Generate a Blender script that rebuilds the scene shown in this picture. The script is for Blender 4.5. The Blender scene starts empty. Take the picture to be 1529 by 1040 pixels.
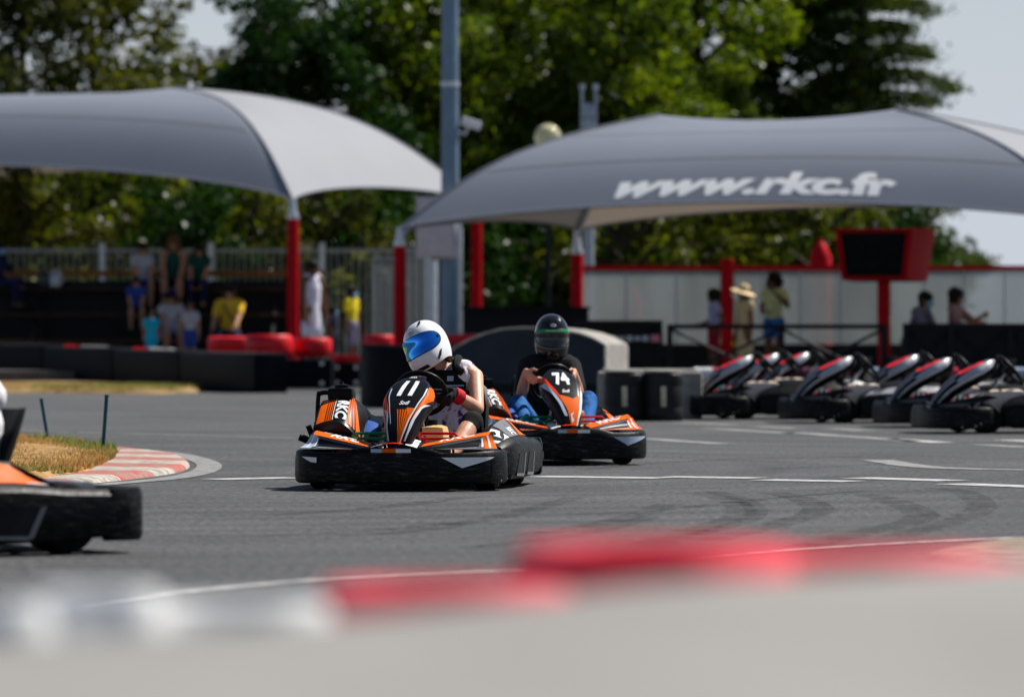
import bpy, bmesh, math, random
import numpy as np
from mathutils import Vector, Matrix
R = math.radians
random.seed(7); rng = np.random.default_rng(7)
sc = bpy.context.scene
COL = sc.collection

# ------------------------------------------------------------------ camera, sky, sun, exposure
FPX = 8494.0
CAMZ = 0.95
cd = bpy.data.cameras.new('camera'); cam = bpy.data.objects.new('camera', cd); COL.objects.link(cam)
cam.location = (0, 0, CAMZ)
cam.rotation_euler = (R(90) - math.atan2(35, FPX), 0, 0)
cd.lens = 200; cd.sensor_width = 36; cd.clip_start = 0.1; cd.clip_end = 5000
cd.dof.use_dof = True; cd.dof.focus_distance = 33.3; cd.dof.aperture_fstop = 3.1; cd.dof.aperture_blades = 9
sc.camera = cam
SUN_EL, SUN_AZ = 52.0, 56.0          # azimuth measured from +Y towards +X
w = bpy.data.worlds.new('World'); sc.world = w; w.use_nodes = True
nt = w.node_tree; nt.nodes.clear()
sky = nt.nodes.new('ShaderNodeTexSky'); sky.sky_type = 'NISHITA'; sky.sun_disc = False
sky.sun_elevation = R(SUN_EL); sky.sun_rotation = R(SUN_AZ); sky.air_density = 1.0; sky.dust_density = 0.4; sky.ozone_density = 1.0
bg = nt.nodes.new('ShaderNodeBackground'); bg.inputs['Strength'].default_value = 0.05
out = nt.nodes.new('ShaderNodeOutputWorld')
# thin summer haze whitening the lower sky
wtc = nt.nodes.new('ShaderNodeTexCoord'); wsx = nt.nodes.new('ShaderNodeSeparateXYZ'); nt.links.new(wtc.outputs['Generated'], wsx.inputs[0])
wmr = nt.nodes.new('ShaderNodeMapRange'); wmr.interpolation_type = 'SMOOTHSTEP'; wmr.inputs[1].default_value = .0; wmr.inputs[2].default_value = .17; wmr.inputs[3].default_value = .88; wmr.inputs[4].default_value = .0
nt.links.new(wsx.outputs[2], wmr.inputs[0]); wmx = nt.nodes.new('ShaderNodeMix'); wmx.data_type = 'RGBA'; wmx.inputs[7].default_value = (8.4, 9.1, 10.6, 1)
nt.links.new(wmr.outputs[0], wmx.inputs[0]); nt.links.new(sky.outputs[0], wmx.inputs[6]); nt.links.new(wmx.outputs[2], bg.inputs[0]); nt.links.new(bg.outputs[0], out.inputs[0])
sl = bpy.data.lights.new('sun', 'SUN'); sl.energy = 5.0; sl.angle = R(0.5); sl.color = (1.0, 0.955, 0.88)
sun = bpy.data.objects.new('sun', sl); COL.objects.link(sun)
sdir = Vector((math.sin(R(SUN_AZ)) * math.cos(R(SUN_EL)), math.cos(R(SUN_AZ)) * math.cos(R(SUN_EL)), math.sin(R(SUN_EL))))
sun.rotation_euler = sdir.to_track_quat('Z', 'Y').to_euler()
vs = sc.view_settings; vs.view_transform = 'Standard'; vs.look = 'None'; vs.gamma = 1.0; vs.use_curve_mapping = False
vs.exposure = 0.5

def P(px, py, Y):
    return Vector(((px - 764.5) / FPX * Y, Y, CAMZ - (py - 485) / FPX * Y))
def G(px, py, z=0.0):
    Y = (CAMZ - z) * FPX / (py - 485.0)
    return Vector(((px - 764.5) / FPX * Y, Y, z))

# ------------------------------------------------------------------ materials
MATS = {}
def mat(name, col, rough=.5, metal=0., var=.12, scale=12., bump=0., bscale=None, spec=.12, coat=0., sub=None):
    if name in MATS: return MATS[name]
    m = bpy.data.materials.new(name); m.use_nodes = True; n = m.node_tree.nodes; l = m.node_tree.links
    b = n['Principled BSDF']
    b.inputs['Roughness'].default_value = rough; b.inputs['Metallic'].default_value = metal
    b.inputs['Specular IOR Level'].default_value = spec; b.inputs['Coat Weight'].default_value = coat
    tc = n.new('ShaderNodeTexCoord'); no = n.new('ShaderNodeTexNoise')
    no.inputs['Scale'].default_value = scale; no.inputs['Detail'].default_value = 5
    l.new(tc.outputs['Object'], no.inputs['Vector'])
    mr = n.new('ShaderNodeMapRange'); mr.inputs[1].default_value = .3; mr.inputs[2].default_value = .7
    mr.inputs[3].default_value = 1 - var; mr.inputs[4].default_value = 1 + var
    l.new(no.outputs[0], mr.inputs[0])
    mx = n.new('ShaderNodeVectorMath'); mx.operation = 'SCALE'; mx.inputs[0].default_value = col[:3]
    l.new(mr.outputs[0], mx.inputs['Scale']); l.new(mx.outputs[0], b.inputs['Base Color'])
    r2 = n.new('ShaderNodeMapRange'); r2.inputs[3].default_value = max(0.02, rough - .08); r2.inputs[4].default_value = min(1, rough + .1)
    l.new(no.outputs[0], r2.inputs[0]); l.new(r2.outputs[0], b.inputs['Roughness'])
    if bump:
        nb = n.new('ShaderNodeTexNoise'); nb.inputs['Scale'].default_value = bscale or scale * 6; nb.inputs['Detail'].default_value = 4
        l.new(tc.outputs['Object'], nb.inputs['Vector'])
        bp = n.new('ShaderNodeBump'); bp.inputs['Strength'].default_value = bump; bp.inputs['Distance'].default_value = .01
        l.new(nb.outputs[0], bp.inputs['Height']); l.new(bp.outputs[0], b.inputs['Normal'])
    MATS[name] = m; return m

def nodes_of(m): return m.node_tree.nodes, m.node_tree.links

black_plastic = mat('black_plastic', (.005, .005, .006), .38, var=.4, scale=9, bump=.2, bscale=60, spec=.1)
scuffed_black = mat('scuffed_black', (.005, .005, .006), .42, var=.6, scale=14, bump=.2, bscale=40, spec=.1)
panel_black = mat('panel_black', (.006, .007, .009), .3, var=.2, spec=.1)
panel_grey = mat('panel_grey', (.09, .10, .115), .4, var=.15, spec=.08)
def scuffs(m, col, lo, hi, sc_=(7, 7, 40)):
    n, l = nodes_of(m); b = n['Principled BSDF']; src = b.inputs['Base Color'].links[0].from_socket
    tc = n.new('ShaderNodeTexCoord'); mp = n.new('ShaderNodeMapping'); mp.inputs['Scale'].default_value = sc_; l.new(tc.outputs['Object'], mp.inputs['Vector'])
    no = n.new('ShaderNodeTexNoise'); no.inputs['Scale'].default_value = 1.6; no.inputs['Detail'].default_value = 9; no.inputs['Roughness'].default_value = .72; l.new(mp.outputs[0], no.inputs['Vector'])
    mr = n.new('ShaderNodeMapRange'); mr.inputs[1].default_value = lo; mr.inputs[2].default_value = hi; l.new(no.outputs[0], mr.inputs[0])
    mx = n.new('ShaderNodeMix'); mx.data_type = 'RGBA'; mx.inputs[7].default_value = (*col, 1); l.new(mr.outputs[0], mx.inputs[0]); l.new(src, mx.inputs[6]); l.new(mx.outputs[2], b.inputs['Base Color'])
scuffs(scuffed_black, (.09, .085, .08), .52, .80)
scuffs(black_plastic, (.06, .058, .055), .56, .85, (10, 10, 14))
silver = mat('silver_panel', (.5, .5, .52), .3, metal=.6, var=.12)
orange = mat('orange_vinyl', (.82, .125, .003), .45, var=.06, spec=.06)
orange_red = mat('orange_red_vinyl', (.75, .045, .01), .45, var=.06, spec=.06)
white_v = mat('white_vinyl', (.82, .82, .83), .4, var=.05, spec=.06)
blue_v = mat('blue_vinyl', (.04, .10, .35), .4, var=.1, spec=.06)
blue_white = mat('pale_blue_vinyl', (.42, .5, .62), .4, var=.1)
red_v = mat('red_vinyl', (.85, .015, .03), .4, var=.08, spec=.06)
dark_red = mat('dark_red_vinyl', (.25, .015, .02), .4, var=.1)
rubber = mat('tyre_rubber', (.006, .006, .006), .8, var=.3, bump=.3)
steel = mat('steel_tube', (.45, .45, .46), .3, metal=.9, var=.15)
dark_metal = mat('dark_metal', (.014, .014, .016), .45, metal=.5, var=.3)
gold_rim = mat('alloy_rim', (.4, .36, .28), .4, metal=.8, var=.2)
green_paint = mat('green_paint', (.01, .18, .06), .35, var=.15, coat=.3)
red_paint = mat('red_paint', (.42, .004, .010), .5, var=.15, scale=4, spec=.06)
tank_plastic = mat('tank_plastic', (.72, .48, .2), .4, var=.12)
tank_white = mat('tank_white', (.78, .62, .5), .4, var=.12)
seat_black = mat('seat_black', (.006, .006, .007), .5, var=.3)

# ------------------------------------------------------------------ mesh builder
class MB:
    def __init__(s): s.v = []; s.f = []; s.m = []
    def add(s, vs_, fs, m=0):
        o = len(s.v); s.v += [tuple(v) for v in vs_]
        for f in fs: s.f.append(tuple(o + i for i in f)); s.m.append(m)
    def box(s, c, d, m=0, rot=None, bev=0.0):
        bm = bmesh.new(); bmesh.ops.create_cube(bm, size=1)
        for v in bm.verts: v.co = Vector((v.co.x * d[0], v.co.y * d[1], v.co.z * d[2]))
        if bev: bmesh.ops.bevel(bm, geom=bm.edges[:], offset=min(bev, min(d) * .45), segments=2, affect='EDGES', profile=.6)
        s.addbm(bm, m, Matrix.Translation(Vector(c)) @ (rot.to_4x4() if rot is not None else Matrix()))
    def addbm(s, bm, m=0, M=Matrix()):
        bm.verts.ensure_lookup_table(); bm.verts.index_update()
        s.add([M @ v.co for v in bm.verts], [[v.index for v in f.verts] for f in bm.faces], m); bm.free()
    def tube(s, pts, r, m=0, seg=8, caps=True):
        pts = [Vector(p) for p in pts]; rs = r if isinstance(r, (list, tuple)) else [r] * len(pts)
        rings = []; prev = None
        for i, p in enumerate(pts):
            t = (pts[min(i + 1, len(pts) - 1)] - pts[max(i - 1, 0)]).normalized()
            if prev is None: a = t.orthogonal().normalized()
            else: a = (prev - t * prev.dot(t)); a = a.normalized() if a.length > 1e-6 else t.orthogonal().normalized()
            prev = a; b = t.cross(a)
            rings.append([p + (a * math.cos(2 * math.pi * k / seg) + b * math.sin(2 * math.pi * k / seg)) * rs[i] for k in range(seg)])
        s.loft(rings, m, True, caps)
    def loft(s, rings, m=0, closed=True, caps=True):
        n = len(rings[0]); vs_ = [p for r_ in rings for p in r_]; fs = []
        for i in range(len(rings) - 1):
            for k in range(n if closed else n - 1):
                k2 = (k + 1) % n; fs.append((i * n + k, i * n + k2, (i + 1) * n + k2, (i + 1) * n + k))
        if caps and closed: fs.append(tuple(range(n - 1, -1, -1))); fs.append(tuple((len(rings) - 1) * n + k for k in range(n)))
        s.add(vs_, fs, m)
    def grid(s, S, nu, nv, m=0, u0=0, u1=1, v0=0, v1=1):
        vs_ = [S(u0 + (u1 - u0) * i / nu, v0 + (v1 - v0) * j / nv) for j in range(nv + 1) for i in range(nu + 1)]
        fs = [(j * (nu + 1) + i, j * (nu + 1) + i + 1, (j + 1) * (nu + 1) + i + 1, (j + 1) * (nu + 1) + i) for j in range(nv) for i in range(nu)]
        s.add(vs_, fs, m)
    def lathe(s, prof, m=0, seg=24, M=Matrix()):
        rings = [[M @ Vector((r_ * math.cos(2 * math.pi * k / seg), r_ * math.sin(2 * math.pi * k / seg), z)) for k in range(seg)] for r_, z in prof]
        s.loft(rings, m, True, True)
    def torus(s, c, R_, r_, n=Vector((0, 0, 1)), m=0, seg=28, ring=10, arc=None, squash=1.0):
        n = Vector(n).normalized(); a = n.orthogonal().normalized(); b = n.cross(a); c = Vector(c)
        rings = []
        for i in range(seg):
            t = 2 * math.pi * i / seg; d = a * math.cos(t) + b * math.sin(t)
            rings.append([c + d * (R_ + r_ * math.cos(2 * math.pi * k / ring)) + n * (r_ * squash * math.sin(2 * math.pi * k / ring)) for k in range(ring)])
        rings.append(rings[0]); s.loft(rings, m, True, False)
    def nrm(s, S, u, v, sg):
        e = 1e-3; du = S(u + e, v) - S(u - e, v); dv = S(u, v + e) - S(u, v - e); n_ = du.cross(dv)
        return n_.normalized() * sg if n_.length > 1e-12 else Vector((0, 0, 1))
    def mapbm(s, bm, S, m, off, sg, step):
        us = [v.co.x for v in bm.verts]; vv = [v.co.y for v in bm.verts]
        if not us: bm.free(); return
        for ax, lo, hi in ((0, min(us), max(us)), (1, min(vv), max(vv))):
            k = math.ceil(lo / step)
            while k * step < hi:
                co = Vector((0, 0, 0)); co[ax] = k * step; no = Vector((0, 0, 0)); no[ax] = 1
                bmesh.ops.bisect_plane(bm, geom=bm.verts[:] + bm.edges[:] + bm.faces[:], plane_co=co, plane_no=no); k += 1
        for v in bm.verts:
            u_, v_ = v.co.x, v.co.y; v.co = S(u_, v_) + s.nrm(S, u_, v_, sg) * off
        s.addbm(bm, m)
    def decal(s, S, poly, m, off=.003, sg=1, step=.08):
        bm = bmesh.new(); bm.faces.new([bm.verts.new((p[0], p[1], 0)) for p in poly]); s.mapbm(bm, S, m, off, sg, step)
    def text(s, S, txt, box, m, off=.003, sg=1, step=.08, shear=0., bold=.02, rot=0):
        V, F = text_mesh(txt, shear, bold)
        bm = bmesh.new()
        x0 = min(p[0] for p in V); x1 = max(p[0] for p in V); y0 = min(p[1] for p in V); y1 = max(p[1] for p in V)
        vs_ = []
        for p in V:
            a, b = (p[0] - x0) / (x1 - x0), (p[1] - y0) / (y1 - y0)
            for _ in range(rot): a, b = 1 - b, a
            vs_.append(bm.verts.new((box[0] + a * (box[2] - box[0]), box[1] + b * (box[3] - box[1]), 0)))
        for f in F:
            try: bm.faces.new([vs_[i] for i in f])
            except ValueError: pass
        s.mapbm(bm, S, m, off, sg, step)
    def build(s, name, mats, parent=None, smooth=True, angle=40):
        me = bpy.data.meshes.new(name); me.from_pydata(s.v, [], s.f)
        for m in (mats if isinstance(mats, (list, tuple)) else [mats]): me.materials.append(m)
        me.polygons.foreach_set('material_index', s.m)
        bm = bmesh.new(); bm.from_mesh(me); bmesh.ops.remove_doubles(bm, verts=bm.verts[:], dist=1e-5); bm.to_mesh(me); bm.free()
        if smooth:
            me.polygons.foreach_set('use_smooth', [True] * len(me.polygons)); me.set_sharp_from_angle(angle=R(angle))
        o = bpy.data.objects.new(name, me); COL.objects.link(o)
        if parent is not None: o.parent = parent
        return o

TXT = {}
def text_mesh(txt, shear, bold):
    k = (txt, shear, bold)
    if k in TXT: return TXT[k]
    c = bpy.data.curves.new('lettering', 'FONT'); c.body = txt; c.shear = shear; c.offset = bold; c.fill_mode = 'FRONT'; c.resolution_u = 4
    o = bpy.data.objects.new('lettering', c); COL.objects.link(o)
    dg = bpy.context.evaluated_depsgraph_get(); me = o.evaluated_get(dg).to_mesh()
    TXT[k] = ([tuple(v.co) for v in me.vertices], [tuple(p.vertices) for p in me.polygons])
    o.evaluated_get(dg).to_mesh_clear(); bpy.data.objects.remove(o); bpy.data.curves.remove(c)
    return TXT[k]

def tag(o, label=None, cat=None, group=None, kind=None):
    if label: o['label'] = label
    if cat: o['category'] = cat
    if group: o['group'] = group
    if kind: o['kind'] = kind
    return o
def empty(name, loc=(0, 0, 0), rz=0., label=None, cat=None, group=None):
    o = bpy.data.objects.new(name, None); COL.objects.link(o); o.location = loc; o.rotation_euler = (0, 0, rz)
    o.empty_display_size = .1
    return tag(o, label, cat, group)
def copy_tree(o, parent=None):
    c = o.copy(); COL.objects.link(c)
    if parent is not None: c.parent = parent
    for ch in list(o.children): copy_tree(ch, c)
    return c
def bez(p0, p1, p2, p3, t):
    return p0 * (1 - t) ** 3 + p1 * 3 * t * (1 - t) ** 2 + p2 * 3 * t * t * (1 - t) + p3 * t ** 3
def spline(pts, n=6):
    """Catmull-Rom through the points"""
    pts = [Vector(p) for p in pts]; o = []
    for i in range(len(pts) - 1):
        a = pts[max(i - 1, 0)]; b = pts[i]; c = pts[i + 1]; d = pts[min(i + 2, len(pts) - 1)]
        for k in range(n):
            t = k / n
            o.append(.5 * ((2 * b) + (c - a) * t + (2 * a - 5 * b + 4 * c - d) * t * t + (3 * b - a - 3 * c + d) * t ** 3))
    o.append(pts[-1]); return o

# ------------------------------------------------------------------ ground, track, markings
def asphalt():
    m = bpy.data.materials.new('asphalt'); m.use_nodes = True; n, l = nodes_of(m); b = n['Principled BSDF']
    geo = n.new('ShaderNodeNewGeometry'); pos = geo.outputs['Position']
    def noise(scale, detail=5, vec=pos):
        t = n.new('ShaderNodeTexNoise'); t.inputs['Scale'].default_value = scale; t.inputs['Detail'].default_value = detail; l.new(vec, t.inputs['Vector']); return t.outputs[0]
    def rng_(src, a, b_, c, d):
        t = n.new('ShaderNodeMapRange'); t.inputs[1].default_value = a; t.inputs[2].default_value = b_; t.inputs[3].default_value = c; t.inputs[4].default_value = d; l.new(src, t.inputs[0]); return t.outputs[0]
    def mul(a, b_):
        t = n.new('ShaderNodeMath'); t.operation = 'MULTIPLY'; l.new(a, t.inputs[0]); l.new(b_, t.inputs[1]); return t.outputs[0]
    grain = rng_(noise(26, 8), .30, .70, .35, 1.65)
    mps = n.new('ShaderNodeMapping'); mps.inputs['Scale'].default_value = (95, 16, 1); mps.inputs['Rotation'].default_value = (0, 0, R(8)); l.new(pos, mps.inputs['Vector'])
    grain = mul(grain, rng_(noise(1.0, 3, mps.outputs[0]), .30, .70, .72, 1.28))     # wear brushed along the racing direction
    patch = rng_(noise(.5, 4), .3, .7, .85, 1.15)
    # rubber laid in arcs around the hairpin
    sub = n.new('ShaderNodeVectorMath'); sub.operation = 'SUBTRACT'; sub.inputs[1].default_value = (-3.4, 37.5, 0); l.new(pos, sub.inputs[0])
    sx = n.new('ShaderNodeSeparateXYZ'); l.new(sub.outputs[0], sx.inputs[0])
    ln = n.new('ShaderNodeVectorMath'); ln.operation = 'LENGTH'; l.new(sub.outputs[0], ln.inputs[0])
    at = n.new('ShaderNodeMath'); at.operation = 'ARCTAN2'; l.new(sx.outputs[1], at.inputs[0]); l.new(sx.outputs[0], at.inputs[1])
    cb = n.new('ShaderNodeCombineXYZ'); l.new(ln.outputs['Value'], cb.inputs[0]); l.new(at.outputs[0], cb.inputs[1])
    mp = n.new('ShaderNodeMapping'); mp.inputs['Scale'].default_value = (2.2, 1.6, 1); l.new(cb.outputs[0], mp.inputs['Vector'])
    rub = rng_(noise(1.0, 6, mp.outputs[0]), .35, .65, 1.10, .80)
    near = rng_(ln.outputs['Value'], 12, 20, 1, 0)
    mixr = n.new('ShaderNodeMix'); mixr.inputs[2].default_value = 1.0; l.new(near, mixr.inputs[0]); l.new(rub, mixr.inputs[3])
    k = mul(mul(grain, patch), mixr.outputs[0])
    v = n.new('ShaderNodeVectorMath'); v.operation = 'SCALE'; v.inputs[0].default_value = (.080, .081, .084); l.new(k, v.inputs['Scale'])
    l.new(v.outputs[0], b.inputs['Base Color']); b.inputs['Roughness'].default_value = .85; b.inputs['Specular IOR Level'].default_value = .12
    bp = n.new('ShaderNodeBump'); bp.inputs['Strength'].default_value = .5; bp.inputs['Distance'].default_value = .006
    l.new(noise(110, 3), bp.inputs['Height']); l.new(bp.outputs[0], b.inputs['Normal'])
    return m
mb = MB()
mb.add([(-900, -20, 0), (900, -20, 0), (900, 2500, 0), (-900, 2500, 0)], [(0, 1, 2, 3)])
tag(mb.build('ground', asphalt(), smooth=False), kind='structure')

def worn_paint(name, col, wear=.5, scale=9):
    m = bpy.data.materials.new(name); m.use_nodes = True; n, l = nodes_of(m); b = n['Principled BSDF']
    tc = n.new('ShaderNodeTexCoord'); no = n.new('ShaderNodeTexNoise'); no.inputs['Scale'].default_value = scale; no.inputs['Detail'].default_value = 9; no.inputs['Roughness'].default_value = .75
    l.new(tc.outputs['Object'], no.inputs['Vector'])
    mr = n.new('ShaderNodeMapRange'); mr.inputs[1].default_value = wear - .12; mr.inputs[2].default_value = wear + .1; l.new(no.outputs[0], mr.inputs[0])
    mx = n.new('ShaderNodeMix'); mx.data_type = 'RGBA'; mx.inputs[6].default_value = (.085, .083, .08, 1); mx.inputs[7].default_value = (*col, 1)
    l.new(mr.outputs[0], mx.inputs[0]); l.new(mx.outputs[2], b.inputs['Base Color']); b.inputs['Roughness'].default_value = .8
    return m
line_white = worn_paint('line_white', (.46, .46, .45), .44)
line_faint = worn_paint('line_faint', (.30, .30, .295), .5, 5)

def strip(pts, wid, z=.004):
    """flat band of constant width along ground points"""
    mb = MB(); pts = [Vector((p.x, p.y, z)) for p in pts]; L = []
    for i, p in enumerate(pts):
        t = (pts[min(i + 1, len(pts) - 1)] - pts[max(i - 1, 0)]).normalized(); nn = Vector((-t.y, t.x, 0))
        L.append([p + nn * wid / 2, p - nn * wid / 2])
    mb.loft(L, 0, False, False); return mb
def marking(pxs, wid, m=None, z=.004):
    return tag(strip(spline([G(*p) for p in pxs], 6), wid, z).build('road_marking', m or line_white, smooth=False), kind='structure')
# stepped start line across the track
for a, b in (((800, 711.5), (990, 714)), ((994, 712), (1133, 714)), ((1137, 716.5), (1276, 719)), ((1280, 713.5), (1424, 718)), ((1424, 722.5), (1560, 727.5))):
    marking([a, b], .30)
marking([(318, 716), (380, 714.5), (440, 713.5)], .26)
for pts_ in ([(1330, 655.5), (1408, 661)], [(1180, 646), (1300, 654), (1360, 659)], [(1060, 640), (1180, 647)], [(1130, 637), (1190, 640)], [(1240, 640), (1300, 643.5)],
             [(1310, 687), (1390, 698), (1540, 702)], [(960, 655), (1080, 663)], [(1500, 657), (1560, 660)], [(1460, 664), (1540, 668)], [(1010, 631), (1100, 635)]):
    marking(pts_, .22, line_white if pts_[0][0] in (1330, 1500) else line_faint)
marking([(-40, 586), (130, 591), (240, 592), (420, 588)], .14, line_faint)
marking([(-40, 640), (60, 644), (200, 648), (440, 655)], .12, line_faint)
marking([(-40, 655), (20, 657), (110, 664), (190, 671), (255, 677), (296, 686), (312, 694), (307, 702), (286, 709), (240, 716), (160, 723), (100, 729)], .17, worn_paint('line_edge', (.27, .27, .265), .5))
marking([(120, 903), (250, 886), (400, 872), (530, 862), (700, 854), (900, 846), (1100, 826), (1300, 813), (1450, 806), (1560, 801)], .09, worn_paint('line_thin', (.42, .42, .41), .46))

# curved tyre marks
tm = bpy.data.materials.new('tyre_mark'); tm.use_nodes = True; n_, l_ = nodes_of(tm); n_.clear()
oo = n_.new('ShaderNodeOutputMaterial'); tpn = n_.new('ShaderNodeBsdfTransparent'); dfn = n_.new('ShaderNodeBsdfDiffuse'); dfn.inputs[0].default_value = (.03, .03, .031, 1)
gn = n_.new('ShaderNodeNewGeometry'); nz = n_.new('ShaderNodeTexNoise'); nz.inputs['Scale'].default_value = 5; nz.inputs['Detail'].default_value = 8; l_.new(gn.outputs['Position'], nz.inputs['Vector'])
mrn = n_.new('ShaderNodeMapRange'); mrn.inputs[1].default_value = .35; mrn.inputs[2].default_value = .7; mrn.inputs[3].default_value = .0; mrn.inputs[4].default_value = .34; l_.new(nz.outputs[0], mrn.inputs[0])
mxn = n_.new('ShaderNodeMixShader'); l_.new(mrn.outputs[0], mxn.inputs[0]); l_.new(tpn.outputs[0], mxn.inputs[1]); l_.new(dfn.outputs[0], mxn.inputs[2]); l_.new(mxn.outputs[0], oo.inputs[0])
for pts_, wd_ in (([(960, 812), (1029, 793), (1090, 776), (1108, 762), (1086, 745), (1040, 735)], .16), ([(975, 815), (1045, 796), (1110, 778), (1130, 762), (1104, 744), (1060, 733)], .12), ([(1060, 806), (1134, 788), (1200, 772), (1222, 758), (1191, 743), (1150, 735)], .17),
                  ([(1200, 815), (1277, 797), (1350, 782), (1376, 768), (1334, 748), (1290, 738)], .18), ([(1340, 800), (1410, 782), (1455, 766), (1466, 752), (1439, 735), (1400, 728)], .16), ([(780, 800), (860, 788), (940, 772), (1000, 752)], .15), ([(700, 818), (800, 806), (900, 790), (970, 772)], .13),
                  ([(520, 800), (640, 790), (760, 768), (860, 742)], .14), ([(300, 770), (420, 768), (560, 758), (700, 742)], .15), ([(860, 768), (1000, 760), (1150, 744), (1300, 732)], .13), ([(240, 800), (400, 800), (560, 792), (680, 780)], .14), ([(880, 700), (1000, 690), (1150, 684), (1350, 682)], .14), ([(1150, 700), (1300, 694), (1460, 690)], .13)):
    tag(strip(spline([G(*p) for p in pts_], 8), wd_, .002).build('tyre_mark', tm, smooth=False), kind='structure')
# painted apex kerb with dry grass
def kerb_mat():
    m = bpy.data.materials.new('kerb_paint'); m.use_nodes = True; n, l = nodes_of(m); b = n['Principled BSDF']
    geo = n.new('ShaderNodeNewGeometry'); mp = n.new('ShaderNodeMapping'); mp.inputs['Rotation'].default_value = (0, 0, R(-6)); l.new(geo.outputs['Position'], mp.inputs['Vector'])
    no = n.new('ShaderNodeTexNoise'); no.inputs['Scale'].default_value = 1.3; no.inputs['Detail'].default_value = 6; l.new(geo.outputs['Position'], no.inputs['Vector'])
    sx = n.new('ShaderNodeSeparateXYZ'); l.new(mp.outputs[0], sx.inputs[0])
    ad = n.new('ShaderNodeMath'); ad.operation = 'MULTIPLY_ADD'; ad.inputs[1].default_value = .25; l.new(no.outputs[0], ad.inputs[0]); l.new(sx.outputs[1], ad.inputs[2])
    di = n.new('ShaderNodeMath'); di.operation = 'DIVIDE'; di.inputs[1].default_value = 1.75; l.new(ad.outputs[0], di.inputs[0])
    fr = n.new('ShaderNodeMath'); fr.operation = 'FRACT'; l.new(di.outputs[0], fr.inputs[0])
    gt = n.new('ShaderNodeMath'); gt.operation = 'GREATER_THAN'; gt.inputs[1].default_value = .5; l.new(fr.outputs[0], gt.inputs[0])
    mx = n.new('ShaderNodeMix'); mx.data_type = 'RGBA'; mx.inputs[6].default_value = (.40, .045, .04, 1); mx.inputs[7].default_value = (.42, .38, .33, 1); l.new(gt.outputs[0], mx.inputs[0])
    n2 = n.new('ShaderNodeTexNoise'); n2.inputs['Scale'].default_value = 14; n2.inputs['Detail'].default_value = 8; l.new(geo.outputs['Position'], n2.inputs['Vector'])
    mr = n.new('ShaderNodeMapRange'); mr.inputs[1].default_value = .40; mr.inputs[2].default_value = .62; l.new(n2.outputs[0], mr.inputs[0])
    m2 = n.new('ShaderNodeMix'); m2.data_type = 'RGBA'; m2.inputs[7].default_value = (.22, .19, .15, 1); l.new(mr.outputs[0], m2.inputs[0]); l.new(mx.outputs[2], m2.inputs[6])
    l.new(m2.outputs[2], b.inputs['Base Color']); b.inputs['Roughness'].default_value = .85
    bp = n.new('ShaderNodeBump'); bp.inputs['Strength'].default_value = .6; bp.inputs['Distance'].default_value = .03; l.new(n2.outputs[0], bp.inputs['Height']); l.new(bp.outputs[0], b.inputs['Normal'])
    return m
def mound(pxs, h, name, m, inset=.25, kind='structure', n=5):
    """low raised island whose outline is given on the ground"""
    ring = [G(*p) for p in pxs]; ring = spline(ring + [ring[0]], n)[:-1]
    c = sum(ring, Vector()) / len(ring); mb = MB()
    r0 = [Vector((p.x, p.y, .0)) for p in ring]
    def sh(p, d, z): 
        v = p - c; return Vector((c.x + v.x * d, c.y + v.y * d, z))
    rings = [r0, [sh(p, .985, h * .6) for p in ring]] + [[sh(p, d, h * (1 + .5 * (1 - d))) for p in ring] for d in (.95, .8, .55, .25, .02)]
    mb.loft(rings, 0, True, True); o = mb.build(name, m); return tag(o, kind=kind), c
mound([(-70, 652), (20, 660), (110, 668), (190, 674), (250, 681), (279, 690), (281, 699), (256, 707), (205, 714), (150, 720), (60, 728), (-70, 742)], .035, 'apex_kerb', kerb_mat())
mound([(1380, 834), (1460, 818), (1560, 808), (1680, 806), (1680, 850), (1500, 850)], .03, 'outer_kerb', mat('kerb_concrete', (.24, .19, .15), .9, var=.5, scale=8, bump=.6))

def grass_mat(name, a, b_):
    m = bpy.data.materials.new(name); m.use_nodes = True; n, l = nodes_of(m); b = n['Principled BSDF']
    geo = n.new('ShaderNodeNewGeometry'); no = n.new('ShaderNodeTexNoise'); no.inputs['Scale'].default_value = .9; no.inputs['Detail'].default_value = 5; l.new(geo.outputs['Position'], no.inputs['Vector'])
    cr = n.new('ShaderNodeMapRange'); cr.inputs[1].default_value = .4; cr.inputs[2].default_value = .62; l.new(no.outputs[0], cr.inputs[0])
    mx = n.new('ShaderNodeMix'); mx.data_type = 'RGBA'; mx.inputs[6].default_value = (*a, 1); mx.inputs[7].default_value = (*b_, 1); l.new(cr.outputs[0], mx.inputs[0])
    l.new(mx.outputs[2], b.inputs['Base Color']); b.inputs['Roughness'].default_value = .8
    t = n.new('ShaderNodeBsdfTranslucent'); l.new(mx.outputs[2], t.inputs[0]); ms = n.new('ShaderNodeMixShader'); ms.inputs[0].default_value = .5
    l.new(b.outputs[0], ms.inputs[1]); l.new(t.outputs[0], ms.inputs[2]); l.new(ms.outputs[0], n['Material Output'].inputs[0])
    return m
dry_grass = grass_mat('dry_grass', (.42, .24, .075), (.22, .20, .055))
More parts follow.
